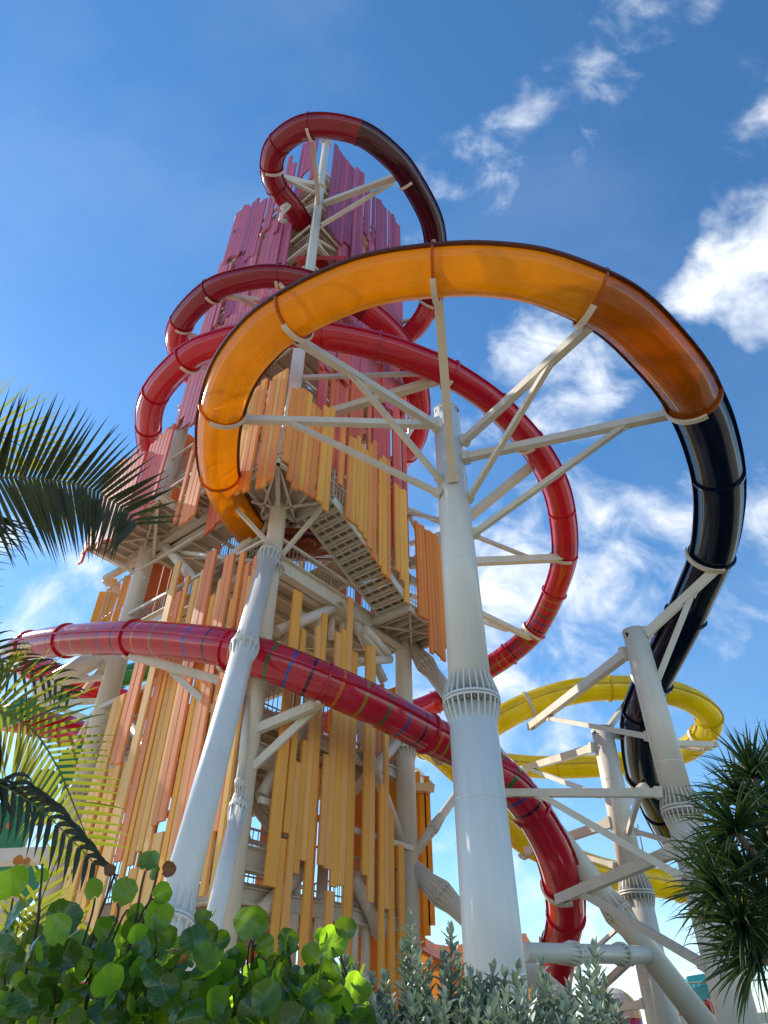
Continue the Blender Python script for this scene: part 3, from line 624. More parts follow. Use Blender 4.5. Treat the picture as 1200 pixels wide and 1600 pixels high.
# ------------------------------------------------------------------ slides
PATHS = {}
def slide(name, label, ctrl, rad, sect, key, group='tube slides winding round the tower', lipmat=None, saddle_mat='cream', lip=.05, bolts=False, ctr=None):
    """ctrl: (px, py, how, value, mark); sect(i, n) -> (material, stripes) ; marks f = joint, b = joint carried by a saddle"""
    P = [c[0] for c in ctrl]; pts = []; marks = {}
    step = .16
    for i in range(len(P) - 1):
        a, b, c, d = P[max(i - 1, 0)], P[i], P[i + 1], P[min(i + 2, len(P) - 1)]
        n = max(2, int((c - b).length / step))
        if ctrl[i][1]: marks[len(pts)] = ctrl[i][1]
        for k in range(n):
            t = k / n; pts.append(.5 * ((2 * b) + (c - a) * t + (2 * a - 5 * b + 4 * c - d) * t * t + (3 * b - a - 3 * c + d) * t ** 3))
    pts.append(P[-1]); marks.setdefault(0, 'f'); marks[len(pts) - 1] = 'f'
    # fill in joints so that no section is longer than about 3 m
    ks = sorted(marks)
    for a, b in zip(ks, ks[1:]):
        L = (b - a) * step; n = int(round(L / 2.6))
        for j in range(1, n): marks[a + (b - a) * j // n] = 'f'
    ks = sorted(marks)
    PATHS[key] = pts
    base = min(pts, key=lambda p: p.z); th = thing(name, Vector((base.x, base.y, 0)), label, 'water slide', group)
    fr = []
    for i, p in enumerate(pts):
        d = (pts[min(i + 1, len(pts) - 1)] - pts[max(i - 1, 0)]).normalized()
        x = d.cross(Vector((0, 0, 1))).normalized(); fr.append((d, x, x.cross(d)))
    NS = 30
    for si, (a, b) in enumerate(zip(ks, ks[1:])):
        mat, stripes = sect(pts[(a + b) // 2], si)
        mats = [mat]; m = MB(); idx = {}
        stations = [(float(i), 0) for i in range(a, b + 1)]
        if stripes:
            SN = ['s_orange', 's_olive', 's_green', 's_blue', 's_dark']; L = b - a
            for q, nm in enumerate(SN):
                s0 = a + L * (q + .6) / 5.4; mats.append(M[nm]); stations += [(s0 - .24, q + 1), (s0 + .24, 0)]
        stations.sort(); vs = []; fs = []; fm = []; cur = 0
        st = []
        for s, mk in stations:
            i0 = min(int(s), len(pts) - 2); t = s - i0
            p = pts[i0].lerp(pts[i0 + 1], t); x = fr[i0][1].lerp(fr[i0 + 1][1], t).normalized(); y = fr[i0][2].lerp(fr[i0 + 1][2], t).normalized()
            vs += [p + (x * math.cos(2 * math.pi * k / NS) + y * math.sin(2 * math.pi * k / NS)) * rad for k in range(NS)]; st.append(s)
        band = {}
        for s, mk in stations:
            pass
        for j in range(len(stations) - 1):
            mid = (st[j] + st[j + 1]) / 2; mi = 0
            if stripes:
                for q in range(5):
                    s0 = a + (b - a) * (q + .6) / 5.4
                    if abs(mid - s0) < .24: mi = q + 1
            m.add([], [])
            for k in range(NS):
                fs.append((j * NS + k, j * NS + (k + 1) % NS, (j + 1) * NS + (k + 1) % NS, (j + 1) * NS + k)); fm.append(mi)
        m.v += [tuple(v) for v in vs]; m.f += fs; m.m += fm; m.sm += [True] * len(fs)
        # the bolted seam where upper and lower half meet
        lip_m = lipmat if (lipmat and mat is not M['black']) else mat
        lm = len(mats); mats.append(lip_m)
        for sg in (-1, 1):
            lv = []
            for i in range(a, b + 1):
                p = pts[i]; d, x, y = fr[i]; e = x * sg
                lv += [p + e * rad * .985 + y * lip * .5, p + e * (rad + lip) + y * lip * .5, p + e * (rad + lip) - y * lip * .5, p + e * rad * .985 - y * lip * .5]
            m.add(lv, [(j * 4 + q, j * 4 + (q + 1) % 4, (j + 1) * 4 + (q + 1) % 4, (j + 1) * 4 + q) for j in range(b - a) for q in range(4)], lm)
            if bolts:
                for i in range(a + 1, b, 2):
                    p = pts[i]; d, x, y = fr[i]; m.cyl(p + x * sg * (rad + lip * .6) - y * lip * .8, p + x * sg * (rad + lip * .6) + y * lip * .8, .014, None, 5, mi=lm)
        o = m.build('tube_section', mats, th)
        # joint ring at the end of the section
        i = b; p = pts[i]; d, x, y = fr[i]; f = MB(); n2 = 36; rv = []
        for k in range(n2):
            e = x * math.cos(2 * math.pi * k / n2) + y * math.sin(2 * math.pi * k / n2)
            for rr_, dd_ in ((rad * .99, -.03), (rad + .06, -.028), (rad + .06, .028), (rad * .99, .03)): rv.append(p + e * rr_ + d * dd_)
        f.add(rv, [(k * 4 + q, k * 4 + q + 1, ((k + 1) % n2) * 4 + q + 1, ((k + 1) % n2) * 4 + q) for k in range(n2) for q in range(3)])
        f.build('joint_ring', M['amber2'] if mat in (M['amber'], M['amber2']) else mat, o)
        if marks[b] == 'b':
            sd2 = MB(); rv = []; n3 = 18; cv = ((ctr or Vector((-2.5, 20.5, p.z))) - p); ex, ey = cv.dot(x), cv.dot(y); el_ = max(.01, math.hypot(ex, ey)); a0 = math.atan2(ey / el_ - .9, ex / el_)
            for k in range(n3 + 1):
                an = a0 + R(-62 + 124 * k / n3); e = x * math.cos(an) + y * math.sin(an)
                for rr_, dd_ in ((rad + .072, -.06), (rad + .12, -.06), (rad + .12, .06), (rad + .072, .06)): rv.append(p + e * rr_ + d * dd_)
            sd2.add(rv, [(k * 4 + q, k * 4 + (q + 1) % 4, (k + 1) * 4 + (q + 1) % 4, (k + 1) * 4 + q) for k in range(n3) for q in range(4)] + [(3, 2, 1, 0), tuple(n3 * 4 + q for q in range(4))])
            sd2.build('saddle', M[saddle_mat], o)
    return th
Z = lambda x, y, z, m='': (atz(x, y, z), m)
Y_ = lambda x, y, Y, m='': (at(x, y, Y), m)
red = [Z(474, 352, 34.2), Z(455, 322, 34.1), Z(433, 294, 34.0, 'f'), Z(424, 262, 33.9, 'b'), Z(436, 225, 33.7, 'f'), Z(485, 197, 33.4, 'b'), Z(560, 207, 33.1, 'f'), Z(614, 246, 32.8), Z(642, 282, 32.6, 'b'), Z(672, 338, 32.2), Z(681, 382, 31.9, 'f'),
       Z(683, 420, 31.7), Z(672, 475, 31.3, 'b'), Z(637, 525, 30.8), Y_(575, 560, 25.5), Y_(470, 590, 28.2), Y_(370, 610, 27), Z(305, 592, 28.4), Z(279, 550, 28.2), Z(283, 505, 28.0, 'b'), Z(330, 455, 27.7, 'b'), Z(385, 436, 27.5), Z(437, 432, 27.3, 'b'), Z(500, 447, 27.0),
       Z(570, 484, 26.6, 'f'), Z(618, 528, 26.2), Z(645, 580, 25.9, 'f'), Z(655, 645, 25.4, 'b'), Z(642, 700, 24.9), Y_(600, 740, 27), Y_(500, 775, 31), Y_(380, 785, 30), Y_(290, 765, 26.5), Z(243, 722, 22.6),
       Z(232, 668, 22.3, 'f'), Z(243, 615, 22.0, 'f'), Z(293, 560, 21.7, 'b'), Z(345, 536, 21.5), Z(420, 522, 21.3, 'f'), Z(505, 524, 21.0, 'f'), Z(590, 541, 20.7, 'f'), Z(650, 561, 20.5), Z(704, 585, 20.3, 'b'), Z(770, 630, 20.0),
       Z(828, 690, 19.6, 'b'), Z(862, 745, 19.2, 'f'), Z(878, 800, 18.7, 'f'), Z(882, 868, 17.9, 'b'), Z(866, 925, 17.2, 'f'), Z(835, 985, 16.4, 'b'), Z(795, 1022, 15.8, 'f'), Z(745, 1055, 15.2), Z(680, 1098, 14.4, 'f'), Y_(600, 1120, 29), Y_(450, 1130, 30.5), Y_(250, 1110, 29.5),
       Y_(110, 1065, 26.5), Y_(35, 1035, 23.4), Y_(28, 1020, 21.6), Y_(48, 1010, 20.4, 'f'), Y_(105, 1001, 18.9, 'f'), Y_(210, 997, 17.2, 'b'), Y_(300, 1004, 16.1), Y_(362, 1014, 15.45, 'b'), Y_(430, 1036, 15.2), Y_(506, 1067, 15.5, 'b'),
       Y_(585, 1102, 16.2), Y_(668, 1146, 17.5, 'f'), Y_(740, 1182, 18.1, 'b'), Y_(790, 1217, 18.2), Y_(832, 1268, 18.9, 'f'), Y_(863, 1325, 19.6), Y_(880, 1383, 20.6, 'b'), Y_(884, 1430, 21.8, 'f'), Y_(876, 1474, 22.9, 'b'), Y_(867, 1530, 24), Y_(864, 1580, 24.3, 'f'), Y_(866, 1640, 26)]
cnt = {'n': 0}
def red_sect(p, i):
    x, y = proj(p)
    if y < 420 and x > 560 and p.z > 31: return M['reddark'], False
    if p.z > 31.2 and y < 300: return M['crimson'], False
    if p.z < 16.9 and p.z > 6.7 and (p.y < 20.3 or p.x > 3): return M['redlow'], True
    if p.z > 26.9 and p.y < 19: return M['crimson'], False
    if p.z < 7: return M['redlow'], False
    return M['red'], False
slide('tube_slide', 'long red tube slide spiralling from the purple tower top down round the tower', red, .5, red_sect, 'red')
amber = [(at(520, 850, 19.5), ''), (at(478, 850, 18.3), ''), (at(432, 848, 17.6), ''), Y_(392, 826, 16.8, 'b'), Y_(364, 790, 15.7), Y_(344, 744, 14.4, 'f'), Y_(340, 690, 12.9), Y_(347, 638, 11.6, 'b'), Y_(368, 580, 10.35), Y_(410, 526, 9.3),
         Y_(458, 491, 8.65, 'b'), Y_(528, 456, 8.05), Y_(592, 435, 7.7), Y_(680, 423, 7.45, 'b'), Y_(760, 421, 7.35), Y_(840, 432, 7.3), Y_(925, 464, 7.5, 'b'), Y_(978, 496, 7.85), Y_(1030, 548, 8.5), Y_(1066, 592, 9.15), Y_(1084, 624, 9.75, 'b'),
         Y_(1106, 675, 10.6), Y_(1122, 742, 11.85, 'f'), Y_(1123, 805, 13.1), Y_(1112, 867, 14.4, 'b'), Y_(1085, 930, 15.9), Y_(1071, 962, 16.6, 'f'), Y_(1044, 1015, 17.7), Y_(1020, 1062, 18.8, 'b'), Y_(1002, 1112, 20.0, 'f'), Y_(1000, 1163, 21.6), Y_(1008, 1212, 23.2, 'b'), Y_(1024, 1250, 24.5), Y_(1040, 1285, 25.8), Y_(1060, 1320, 27)]
BLACK = [99]
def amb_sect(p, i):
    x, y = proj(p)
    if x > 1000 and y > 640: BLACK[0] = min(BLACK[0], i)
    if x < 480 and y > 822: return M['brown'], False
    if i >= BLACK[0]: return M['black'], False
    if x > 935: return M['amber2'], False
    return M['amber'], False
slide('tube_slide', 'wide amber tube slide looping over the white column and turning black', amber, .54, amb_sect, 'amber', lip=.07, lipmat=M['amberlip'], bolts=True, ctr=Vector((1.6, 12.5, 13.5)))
yel = [Y_(740, 1150, 24.6), Y_(785, 1122, 24.2), Y_(826, 1102, 24.0, 'b'), Y_(885, 1083, 23.8), Y_(950, 1075, 23.8, 'f'), Y_(1035, 1080, 23.9, 'f'), Y_(1085, 1097, 24.1), Y_(1108, 1122, 24.6, 'f'), Y_(1098, 1150, 25.6, 'b'), Y_(1055, 1178, 27.2, 'f'), Y_(960, 1194, 29, 'f'),
       Y_(870, 1199, 29.6, 'f'), Y_(790, 1194, 29.6), Y_(720, 1180, 29), Y_(668, 1162, 27.6), Y_(656, 1160, 26.2), Y_(690, 1180, 25.0), Y_(745, 1232, 24.6, 'f'), Y_(795, 1288, 24.6), Y_(826, 1316, 24.9, 'b'), Y_(885, 1343, 25.3, 'f'), Y_(955, 1366, 26), Y_(1060, 1385, 26.8, 'f'), Y_(1140, 1402, 27.4), Y_(1230, 1425, 28)]
slide('tube_slide', 'yellow tube slide curling behind the right hand cream columns', yel, .47, lambda p, i: (M['yellow'], False), 'yellow', bolts=True)
slide('tube_slide', 'short visible run of green tube slide behind the left tower column', [Y_(-30, 1135, 34), Y_(60, 1100, 33), Y_(120, 1082, 32.5, 'f'), Y_(172, 1062, 32), Y_(260, 1040, 31)], .55, lambda p, i: (M['green'], False), 'green')
slide('tube_slide', 'bright red tube slide low behind the palm and the left tower column', [Y_(-20, 1118, 36), Y_(60, 1130, 35, 'f'), Y_(125, 1148, 34), Y_(200, 1180, 33, 'f'), Y_(300, 1210, 33)], .7, lambda p, i: (M['red'], False), 'red2')

# ------------------------------------------------------------------ free-standing slide columns
def collar(o, c, z, r, hgt, nrib=26, mat='white'):
    f = MB(); P = lambda z_: Vector((c[0], c[1], z_)); ro = r * 1.25
    f.cyl(P(z + .008), P(z + .06), ro, None, 40); f.cyl(P(z - .06), P(z - .008), ro, None, 40)
    for k in range(nrib):
        a = 2 * math.pi * k / nrib; d = Vector((math.cos(a), math.sin(a), 0)); t = Vector((-d.y, d.x, 0)) * .014
        for sg in (1, -1):
            q = [P(z + sg * .06) + d * r * .97, P(z + sg * .06) + d * ro * .99, P(z + sg * hgt * .35) + d * r * 1.2, P(z + sg * hgt) + d * r * .98]
            f.add([v + t for v in q] + [v - t for v in q], [(0, 1, 2, 3), (7, 6, 5, 4), (0, 4, 5, 1), (1, 5, 6, 2), (2, 6, 7, 3), (3, 7, 4, 0)])
    f.build('flange_collar', M[mat], o)
    bb = MB()
    for k in range(nrib):
        a = 2 * math.pi * (k + .5) / nrib; d = Vector((math.cos(a), math.sin(a), 0)) * r * 1.13
        bb.cyl(P(z - .13) + d, P(z - .06) + d, .036, None, 6); bb.cyl(P(z + .06) + d, P(z + .12) + d, .036, None, 6)
    bb.build('bolts', M['bolt'], o, kind='stuff')
def near(key, px, py):
    return min(PATHS[key], key=lambda p: (proj(p)[0] - px) ** 2 + (proj(p)[1] - py) ** 2).y
def post(name, label, cx, cy, ztop, zc, r, mat):
    t = thing(name, Vector((cx, cy, 0)), label, 'support column', 'slide support columns'); P = lambda z: Vector((cx, cy, z))
    MB().cyl(P(0), P(zc), r[0], r[1], 48).build('shaft', M[mat], t, label='lower shaft')
    MB().cyl(P(zc), P(ztop), r[2], r[3], 48).build('shaft', M[mat], t, label='upper shaft')
    for k in range(1, 6):
        z = ztop * k / 6
        if abs(z - zc) > .9: rz = (r[0] + (r[1] - r[0]) * z / zc) if z < zc else r[2] + (r[3] - r[2]) * (z - zc) / (ztop - zc); MB().cyl(P(z - .012), P(z + .012), rz + .004, None, 48, False).build('weld_seam', M[mat], t)
    MB().cyl(P(ztop + .002), P(ztop + .03), r[3] * 1.03, None, 40).build('cap_plate', M['beam'], t)
    for a in (200, 320, 80):
        d = Vector((math.cos(R(a)), math.sin(R(a)), 0)); e = Vector((-d.y, d.x, 0)); c = P(ztop - .14) + d * (r[3] * 1.0 + .004)
        s = MB(); n = 14; s.add([c + e * .1 * math.cos(2 * math.pi * k / n) + Vector((0, 0, .07 * math.sin(2 * math.pi * k / n))) - d * (e * .1 * math.cos(2 * math.pi * k / n)).length_squared / (2 * r[3]) for k in range(n)], [tuple(range(n))]); s.build('vent_hole', M['blackrub'], t)
    collar(t, (cx, cy), zc, r[1], .5 if r[1] > .44 else .42, mat=mat)
    return t
ARMS = []
def arm(t, a, b, w, mat='beam', name='arm', slot=True):
    if name == 'arm': ARMS.append((a.copy(), b.copy()))
    elif ARMS:
        bx, by = proj(b); best = None
        for A_, B_ in ARMS:
            for k in range(5, 100):
                q = A_.lerp(B_, k / 100); x_, y_ = proj(q); dd = (x_ - bx) ** 2 + (y_ - by) ** 2
                if best is None or dd < best[0]: best = (dd, q)
        if best[0] < 900: b = best[1]
    o = MB().beam(a, b, w, w * 1.15).build(name, M[mat], t)
    d = (b - a).normalized()
    e = MB(); e.beam(a - d * .02, a + d * .16, w * 1.5, w * 1.5); e.build('end_plate', M[mat], o)
    if name == 'strut':
        e2 = MB(); e2.beam(b - d * .22, b + d * .04, w * .35, w * 2.0); e2.build('gusset', M[mat], o)
    if slot and name == 'arm':
        x = d.cross(Vector((0, 0, 1))).normalized(); y = x.cross(d)
        s = MB(); c = b - d * .35 - y * (w * .575 + .004); n = 12
        s.add([c + x * .03 * math.sin(2 * math.pi * k / n) * w / .16 + d * .13 * math.cos(2 * math.pi * k / n) for k in range(n)], [tuple(range(n))]); s.build('slot', M['blackrub'], o)
    return o
main = post('support_column', 'big white column in the middle carrying the amber slide on eight arms', 1.72, 12.5, 15.4, 7.0, (.49, .455, .425, .35), 'white')
AW = .175
def am(x0, y0, x1, y1, w=AW, key='amber', Y0=12.3, y1off=None, name='arm', t=main, mat='beam', dY=0):
    Y1 = near(key, x1, y1) + dY if key else y1off
    return arm(t, at(x0, y0, Y0), at(x1, y1, Y1), w, mat, name)
am(724, 690, 948, 484); am(686, 668, 440, 516); am(690, 664, 330, 654, w=.17); am(724, 716, 1118, 632)
am(707, 748, 680, 403, w=.2, Y0=12.1)
def strut(x0, y0, x1, y1, Y0, Y1, w=.12, t=main, mat='beam'): return arm(t, at(x0, y0, Y0), at(x1, y1, Y1), w, mat, 'strut', False)
strut(731, 782, 868, 566, 12.4, 9.7); strut(690, 752, 542, 588, 12.3, 10.6); strut(688, 772, 445, 666, 12.3, 11.4); strut(738, 836, 984, 674, 12.4, 10.7)

c1 = post('support_column', 'cream column by the spiky plant carrying the black end of the amber slide', 6.47, 15.3, 10.1, 5.75, (.38, .35, .325, .29), 'cream2')
def a1(x0, y0, x1, y1, Y0, Y1, w=.2, name='arm', t=None, mat='cream'): return arm(t or c1, at(x0, y0, Y0), at(x1, y1, Y1), w * .86, mat, name)
a1(1008, 992, 1142, 868, 15.2, 14.2); a1(1024, 1072, 1088, 926, 15.2, 14.75, .13, 'strut')
a1(980, 1020, 828, 1136, 15.5, 23.3, .24); a1(858, 1122, 1014, 1151, 21.5, 15.5, .13, 'strut')
a1(1036, 1239, 788, 1239, 15.2, 17.5, .18); a1(1066, 1371, 840, 1249, 15.2, 17.1, .15, 'strut')
a1(1056, 1329, 872, 1406, 15.3, 19.5, .23); a1(1106, 1510, 908, 1402, 15.3, 19, .16, 'strut')
a1(1052, 1316, 992, 1299, 15.6, 17.9, .1, 'strut')
c2 = post('support_column', 'farther cream column behind the diagonal pipe beside the yellow slide', 7.0, 21.0, 9.75, 5.1, (.42, .39, .355, .325), 'cream2')
a1(930, 1168, 806, 1205, 21, 28.5, .24, t=c2); a1(935, 1242, 826, 1207, 21, 26.5, .15, 'strut', t=c2)
a1(970, 1262, 1017, 1217, 20.9, 23.4, .22, t=c2); a1(981, 1303, 1000, 1246, 20.9, 22.6, .13, 'strut', t=c2)
a1(957, 1285, 822, 1330, 21, 24.4, .24, t=c2); a1(944, 1146, 980, 1098, 21, 23, .18, t=c2)
a1(960, 1352, 862, 1348, 21.1, 24.6, .13, 'strut', t=c2); a1(985, 1500, 930, 1552, 21.1, 24, .16, t=c2); a1(968, 1448, 926, 1486, 21.1, 24, .1, 'strut', t=c2)
a1(1010, 1568, 930, 1580, 21, 26, .18, t=c2); a1(990, 1258, 1002, 1330, 21.4, 21.8, .035, 'strut', t=c2)
a1(1095, 1170, 960, 1150, 25.2, 21.1, .16, t=c2); a1(1118, 1163, 1032, 1175, 25.0, 20.5, .18, 'strut', t=c2)
a1(955, 1285, 895, 1307, 21, 23.6, .13, 'strut', t=c2)
# horizontal coupler between the white column and the diagonal raker
leg(at(815, 1488, 13.6), at(1012, 1492, 19.8), .15, .2, (.32, .72), name='coupler_pipe', parent=main)

# arms from the tower's corner columns to the red spiral
def ta(x0, y0, x1, y1, Y0, w=.18, Y1=None, name='slide_arm', key='red'):
    Y1 = near(key, x1, y1) if Y1 is None else Y1
    a, b = at(x0, y0, Y0), at(x1, y1, Y1); MB().beam(a, b, w, w * 1.1).build(name, M['cream'], tower)
def nearz(x, y, zlo, zhi):
    return min([p for p in PATHS['red'] if zlo < p.z < zhi], key=lambda p: (proj(p)[0] - x) ** 2 + (proj(p)[1] - y) ** 2).y
for x0, y0, x1, y1, Y0, w, zl, zh in [(507, 318, 652, 264, 16, .26, 30, 36), (492, 289, 414, 271, 16, .22, 30, 36), (498, 318, 485, 186, 15.8, .2, 30, 36),
        (426, 473, 330, 459, 17.5, .2, 26, 29), (452, 462, 436, 440, 16, .18, 26, 29), (355, 540, 283, 520, 20, .18, 26, 29), (625, 505, 692, 484, 21, .14, 30, 33), (628, 520, 690, 492, 21, .1, 30, 33),
        (332, 580, 294, 569, 19, .2, 20, 23), (516, 645, 704, 588, 16.5, .26, 19, 22), (470, 590, 705, 582, 16, .14, 19, 22), (632, 690, 660, 645, 21, .14, 24.5, 26.5),
        (645, 880, 860, 704, 20.8, .26, 18.5, 21), (640, 882, 897, 871, 20.8, .26, 17, 19), (636, 795, 826, 871, 21, .14, 17, 19), (640, 905, 838, 1001, 20.8, .2, 15.5, 17.5), (640, 850, 700, 830, 21, .14, 17, 19), (640, 930, 792, 985, 21, .13, 15.5, 17.5), (635, 800, 660, 850, 21, .1, 17, 19.5),
        (362, 1070, 205, 1024, 16.2, .2, 9, 12), (402, 1140, 514, 1092, 15.9, .2, 6, 10), (688, 1190, 655, 1148, 19, .2, 5, 9.5)]:
    ta(x0, y0, x1, y1, Y0, w, nearz(x1, y1, zl, zh))
for x0, y0, x1, y1, Y0, Y1, w in [(502, 352, 614, 285, 16, 14.8, .16), (495, 303, 446, 280, 16, 14.8, .15), (412, 486, 374, 467, 17.5, 16.6, .13), (345, 1120, 258, 1040, 16.3, 17.2, .15), (394, 1200, 492, 1108, 15.9, 16, .16)]:
    ta(x0, y0, x1, y1, Y0, w, Y1, 'slide_strut')
for x0, y0, x1, y1 in [(625, 800, 690, 812), (636, 798, 668, 862), (690, 900, 640, 872), (625, 560, 665, 545), (470, 590, 620, 592)]:
    MB().beam(at(x0, y0, 21), at(x1, y1, 20), .12, .12).build('slide_strut', M['cream'], tower)

# ------------------------------------------------------------------ things behind the tower
def fabric(name, label, pts, mat, cat, posts=()):
    c = sum(pts, Vector((0, 0, 0))) / len(pts); t = thing(name, Vector((c.x, c.y, 0)), label, cat)
    return t
t = thing('shade_sail', Vector((2.4, 28, 0)), 'orange shade canopy with a sagging peak behind the white column', 'canopy')
m = MB(); W = 16; H = 8
top = [Y_(x, y, 28)[0] for x, y in ((560, 1400), (600, 1425), (630, 1440), (660, 1462), (680, 1475), (700, 1478), (730, 1474), (780, 1462), (820, 1458))]
bot = [Vector((p.x, p.y - .3, max(.5, p.z - 3.6))) for p in top]; hip = [Vector((p.x * 1.0, p.y - 1.6, p.z - .75 - .12 * math.sin(i * 1.3))) for i, p in enumerate(top)]
for i in range(len(top) - 1):
    for r0, r1 in ((top, hip), (hip, bot)): m.add([r0[i], r0[i + 1], r1[i + 1], r1[i]], [(0, 1, 2, 3)], 0, False)
m.build('canopy_sheet', M['canopy'], t)
e = MB(); e.tube(hip, .05, 8).build('edge_pipe', M['s_orange'], t)
for p in (top[1], top[-1], top[4]): MB().cyl((p.x, p.y + .2, 0), p + Vector((0, .2, 0)), .1, None, 12).build('post', M['cream'], t)
t = thing('shade_umbrella', at(1095, 1640, 30).xy.to_3d(), 'teal shade canopy on thin posts beyond the right columns', 'canopy')
c = at(1098, 1541, 30); m = MB(); q = [c + Vector((x, y, z)) for x, y, z in ((-.75, -.6, -.15), (.75, -.6, .1), (.75, .6, .1), (-.75, .6, -.15), (-.5, 0, .3), (.62, 0, .45))]
q2 = [p - Vector((0, 0, .35)) for p in q[:4]]
m.add(q + q2, [(0, 1, 5, 4), (2, 3, 4, 5), (0, 4, 3), (1, 2, 5), (0, 6, 7, 1), (1, 7, 8, 2), (2, 8, 9, 3), (3, 9, 6, 0)]); m.build('canopy_sheet', M['teal'], t)
for dx in (-.4, .5): MB().cyl((c.x + dx, c.y, 0), (c.x + dx, c.y, c.z), .06, None, 10).build('post', M['rail'], t)
railing_pts = [at(1070, 1600, 29), at(1150, 1575, 29)]
t = thing('slide_bowl', at(965, 1600, 34).xy.to_3d(), 'yellow dome of a slide entrance showing low behind the farther cream column', 'slide dome')
c = at(962, 1592, 34); m = MB(); rr = 1.05; n = 18
for j in range(7):
    a0, a1_ = R(90 * j / 7), R(90 * (j + 1) / 7)
    for k in range(n):
        b0, b1 = 2 * math.pi * k / n, 2 * math.pi * (k + 1) / n
        S = lambda a, b: c + Vector((math.cos(a) * math.cos(b), math.cos(a) * math.sin(b), math.sin(a))) * rr
        m.add([S(a0, b0), S(a0, b1), S(a1_, b1), S(a1_, b0)], [(0, 1, 2, 3)], 0 if (k // 3) % 2 else 1, True)
m.build('dome', [M['yellow'], M['cream']], t); MB().cyl((c.x, c.y, 0), c, 1.04, None, 24).build('drum', M['redlow'], t)
slide('tube_slide', 'dark red curve of a slide low between the two right columns', [Y_(1030, 1640, 31), Y_(1042, 1590, 31, 'f'), Y_(1060, 1566, 31.5), Y_(1085, 1562, 32, 'f'), Y_(1120, 1580, 33), Y_(1150, 1600, 34)], .42, lambda p, i: (M['redlow'], False), 'red3')
t = thing('viewing_deck', at(1120, 1600, 29).xy.to_3d(), 'beige deck with a white rail low behind the right column', 'deck')
a, b = at(1040, 1598, 29.5), at(1260, 1588, 29.5); MB().beam(a, b, 1.2, .3).build('deck_slab', M['cream'], t)
m = MB()
for k in range(24):
    p = a.lerp(b, k / 23); m.beam(p + Vector((0, 0, .15)), p + Vector((0, 0, 1.1)), .03)
m.cyl(a + Vector((0, 0, 1.1)), b + Vector((0, 0, 1.1)), .03, None, 6); m.build('railing', M['rail'], t, kind='stuff')
for k in (0, .5, 1): p = a.lerp(b, k); MB().cyl((p.x, p.y, 0), p, .12, None, 10).build('post', M['cream'], t)
# leaf-painted screen and walkway beam at far left
t = thing('painted_screen', at(60, 1600, 32).xy.to_3d(), 'green leaf shaped panels with orange flowers behind the left palm', 'screen')
for x, y, w, h, c in [(20, 1385, 1.3, 1.0, 'green'), (60, 1245, .9, 1.3, 'green'), (120, 1195, 1.1, 1.0, 'green'), (15, 1290, 1.2, 1.3, 'green'), (104, 1240, .32, .6, 'green')]:
    p = at(x, y, 32 + .12 * (x % 7)); m = MB(); n = 20
    ring = [p + Vector((w * math.sin(2 * math.pi * k / n) * (1 + .15 * math.cos(4 * math.pi * k / n)), 0, h * math.cos(2 * math.pi * k / n))) for k in range(n)]
    m.add(ring + [v + Vector((0, .08, 0)) for v in ring], [tuple(range(n)), tuple(reversed(range(n, 2 * n)))] + [(k, k + n, (k + 1) % n + n, (k + 1) % n) for k in range(n)])
    o = m.build('leaf_panel', M[c], t); f = MB(); rf = [p + Vector((.16 * math.sin(2 * math.pi * k / 8), -.03, .16 * math.cos(2 * math.pi * k / 8))) for k in range(8)]; f.add(rf, [tuple(range(8))]); f.build('flower', M['s_orange'], o)
    MB().cyl((p.x, p.y + .15, 0), (p.x, p.y + .15, p.z + h), .06, None, 8).build('post', M['cream'], t)
t = thing('walkway_beam', at(50, 1640, 26).xy.to_3d(), 'beige walkway beam on posts low at far left', 'walkway')
a, b = at(-60, 1342, 26), at(140, 1335, 24.5); MB().beam(a, b, .6, .45).build('beam', M['cream'], t)
for k in (.05, .5, .97): p = a.lerp(b, k); MB().cyl((p.x, p.y, 0), p - Vector((0, 0, .2)), .25, None, 16).build('post', M['cream2'], t)
t = thing('roof_panel', at(140, 1500, 30).xy.to_3d(), 'orange roof low behind the tower at the lower left', 'roof')
m = MB(); q = [at(x, y, Y) for x, y, Y in ((120, 1530, 27), (330, 1515, 27), (330, 1470, 31), (130, 1475, 31))]; q2 = [p - Vector((0, 0, .15)) for p in q]
m.add(q + q2, [(0, 1, 2, 3), (7, 6, 5, 4)] + [(i, i + 4, (i + 1) % 4 + 4, (i + 1) % 4) for i in range(4)]); m.build('roof_sheet', M['canopy'], t)
for p in q: MB().cyl((p.x, p.y, 0), p, .1, None, 8).build('post', M['cream'], t)
t = thing('slide_gate', at(515, 1500, 30).xy.to_3d(), 'small red and orange slide mouth glimpsed between the tan boards', 'slide mouth')
p = at(512, 1440, 29); m = MB(); m.beam(p + Vector((-.5, 0, -.5)), p + Vector((.2, 0, .6)), .3, .5).build('rim', M['red'], t); MB().beam(p + Vector((-.7, .1, -.7)), p + Vector((.0, .1, .2)), .2, .3).build('lining', M['canopy'], t)
MB().cyl((p.x, p.y + .3, 0), (p.x, p.y + .3, p.z), .1, None, 8).build('post', M['cream'], t)

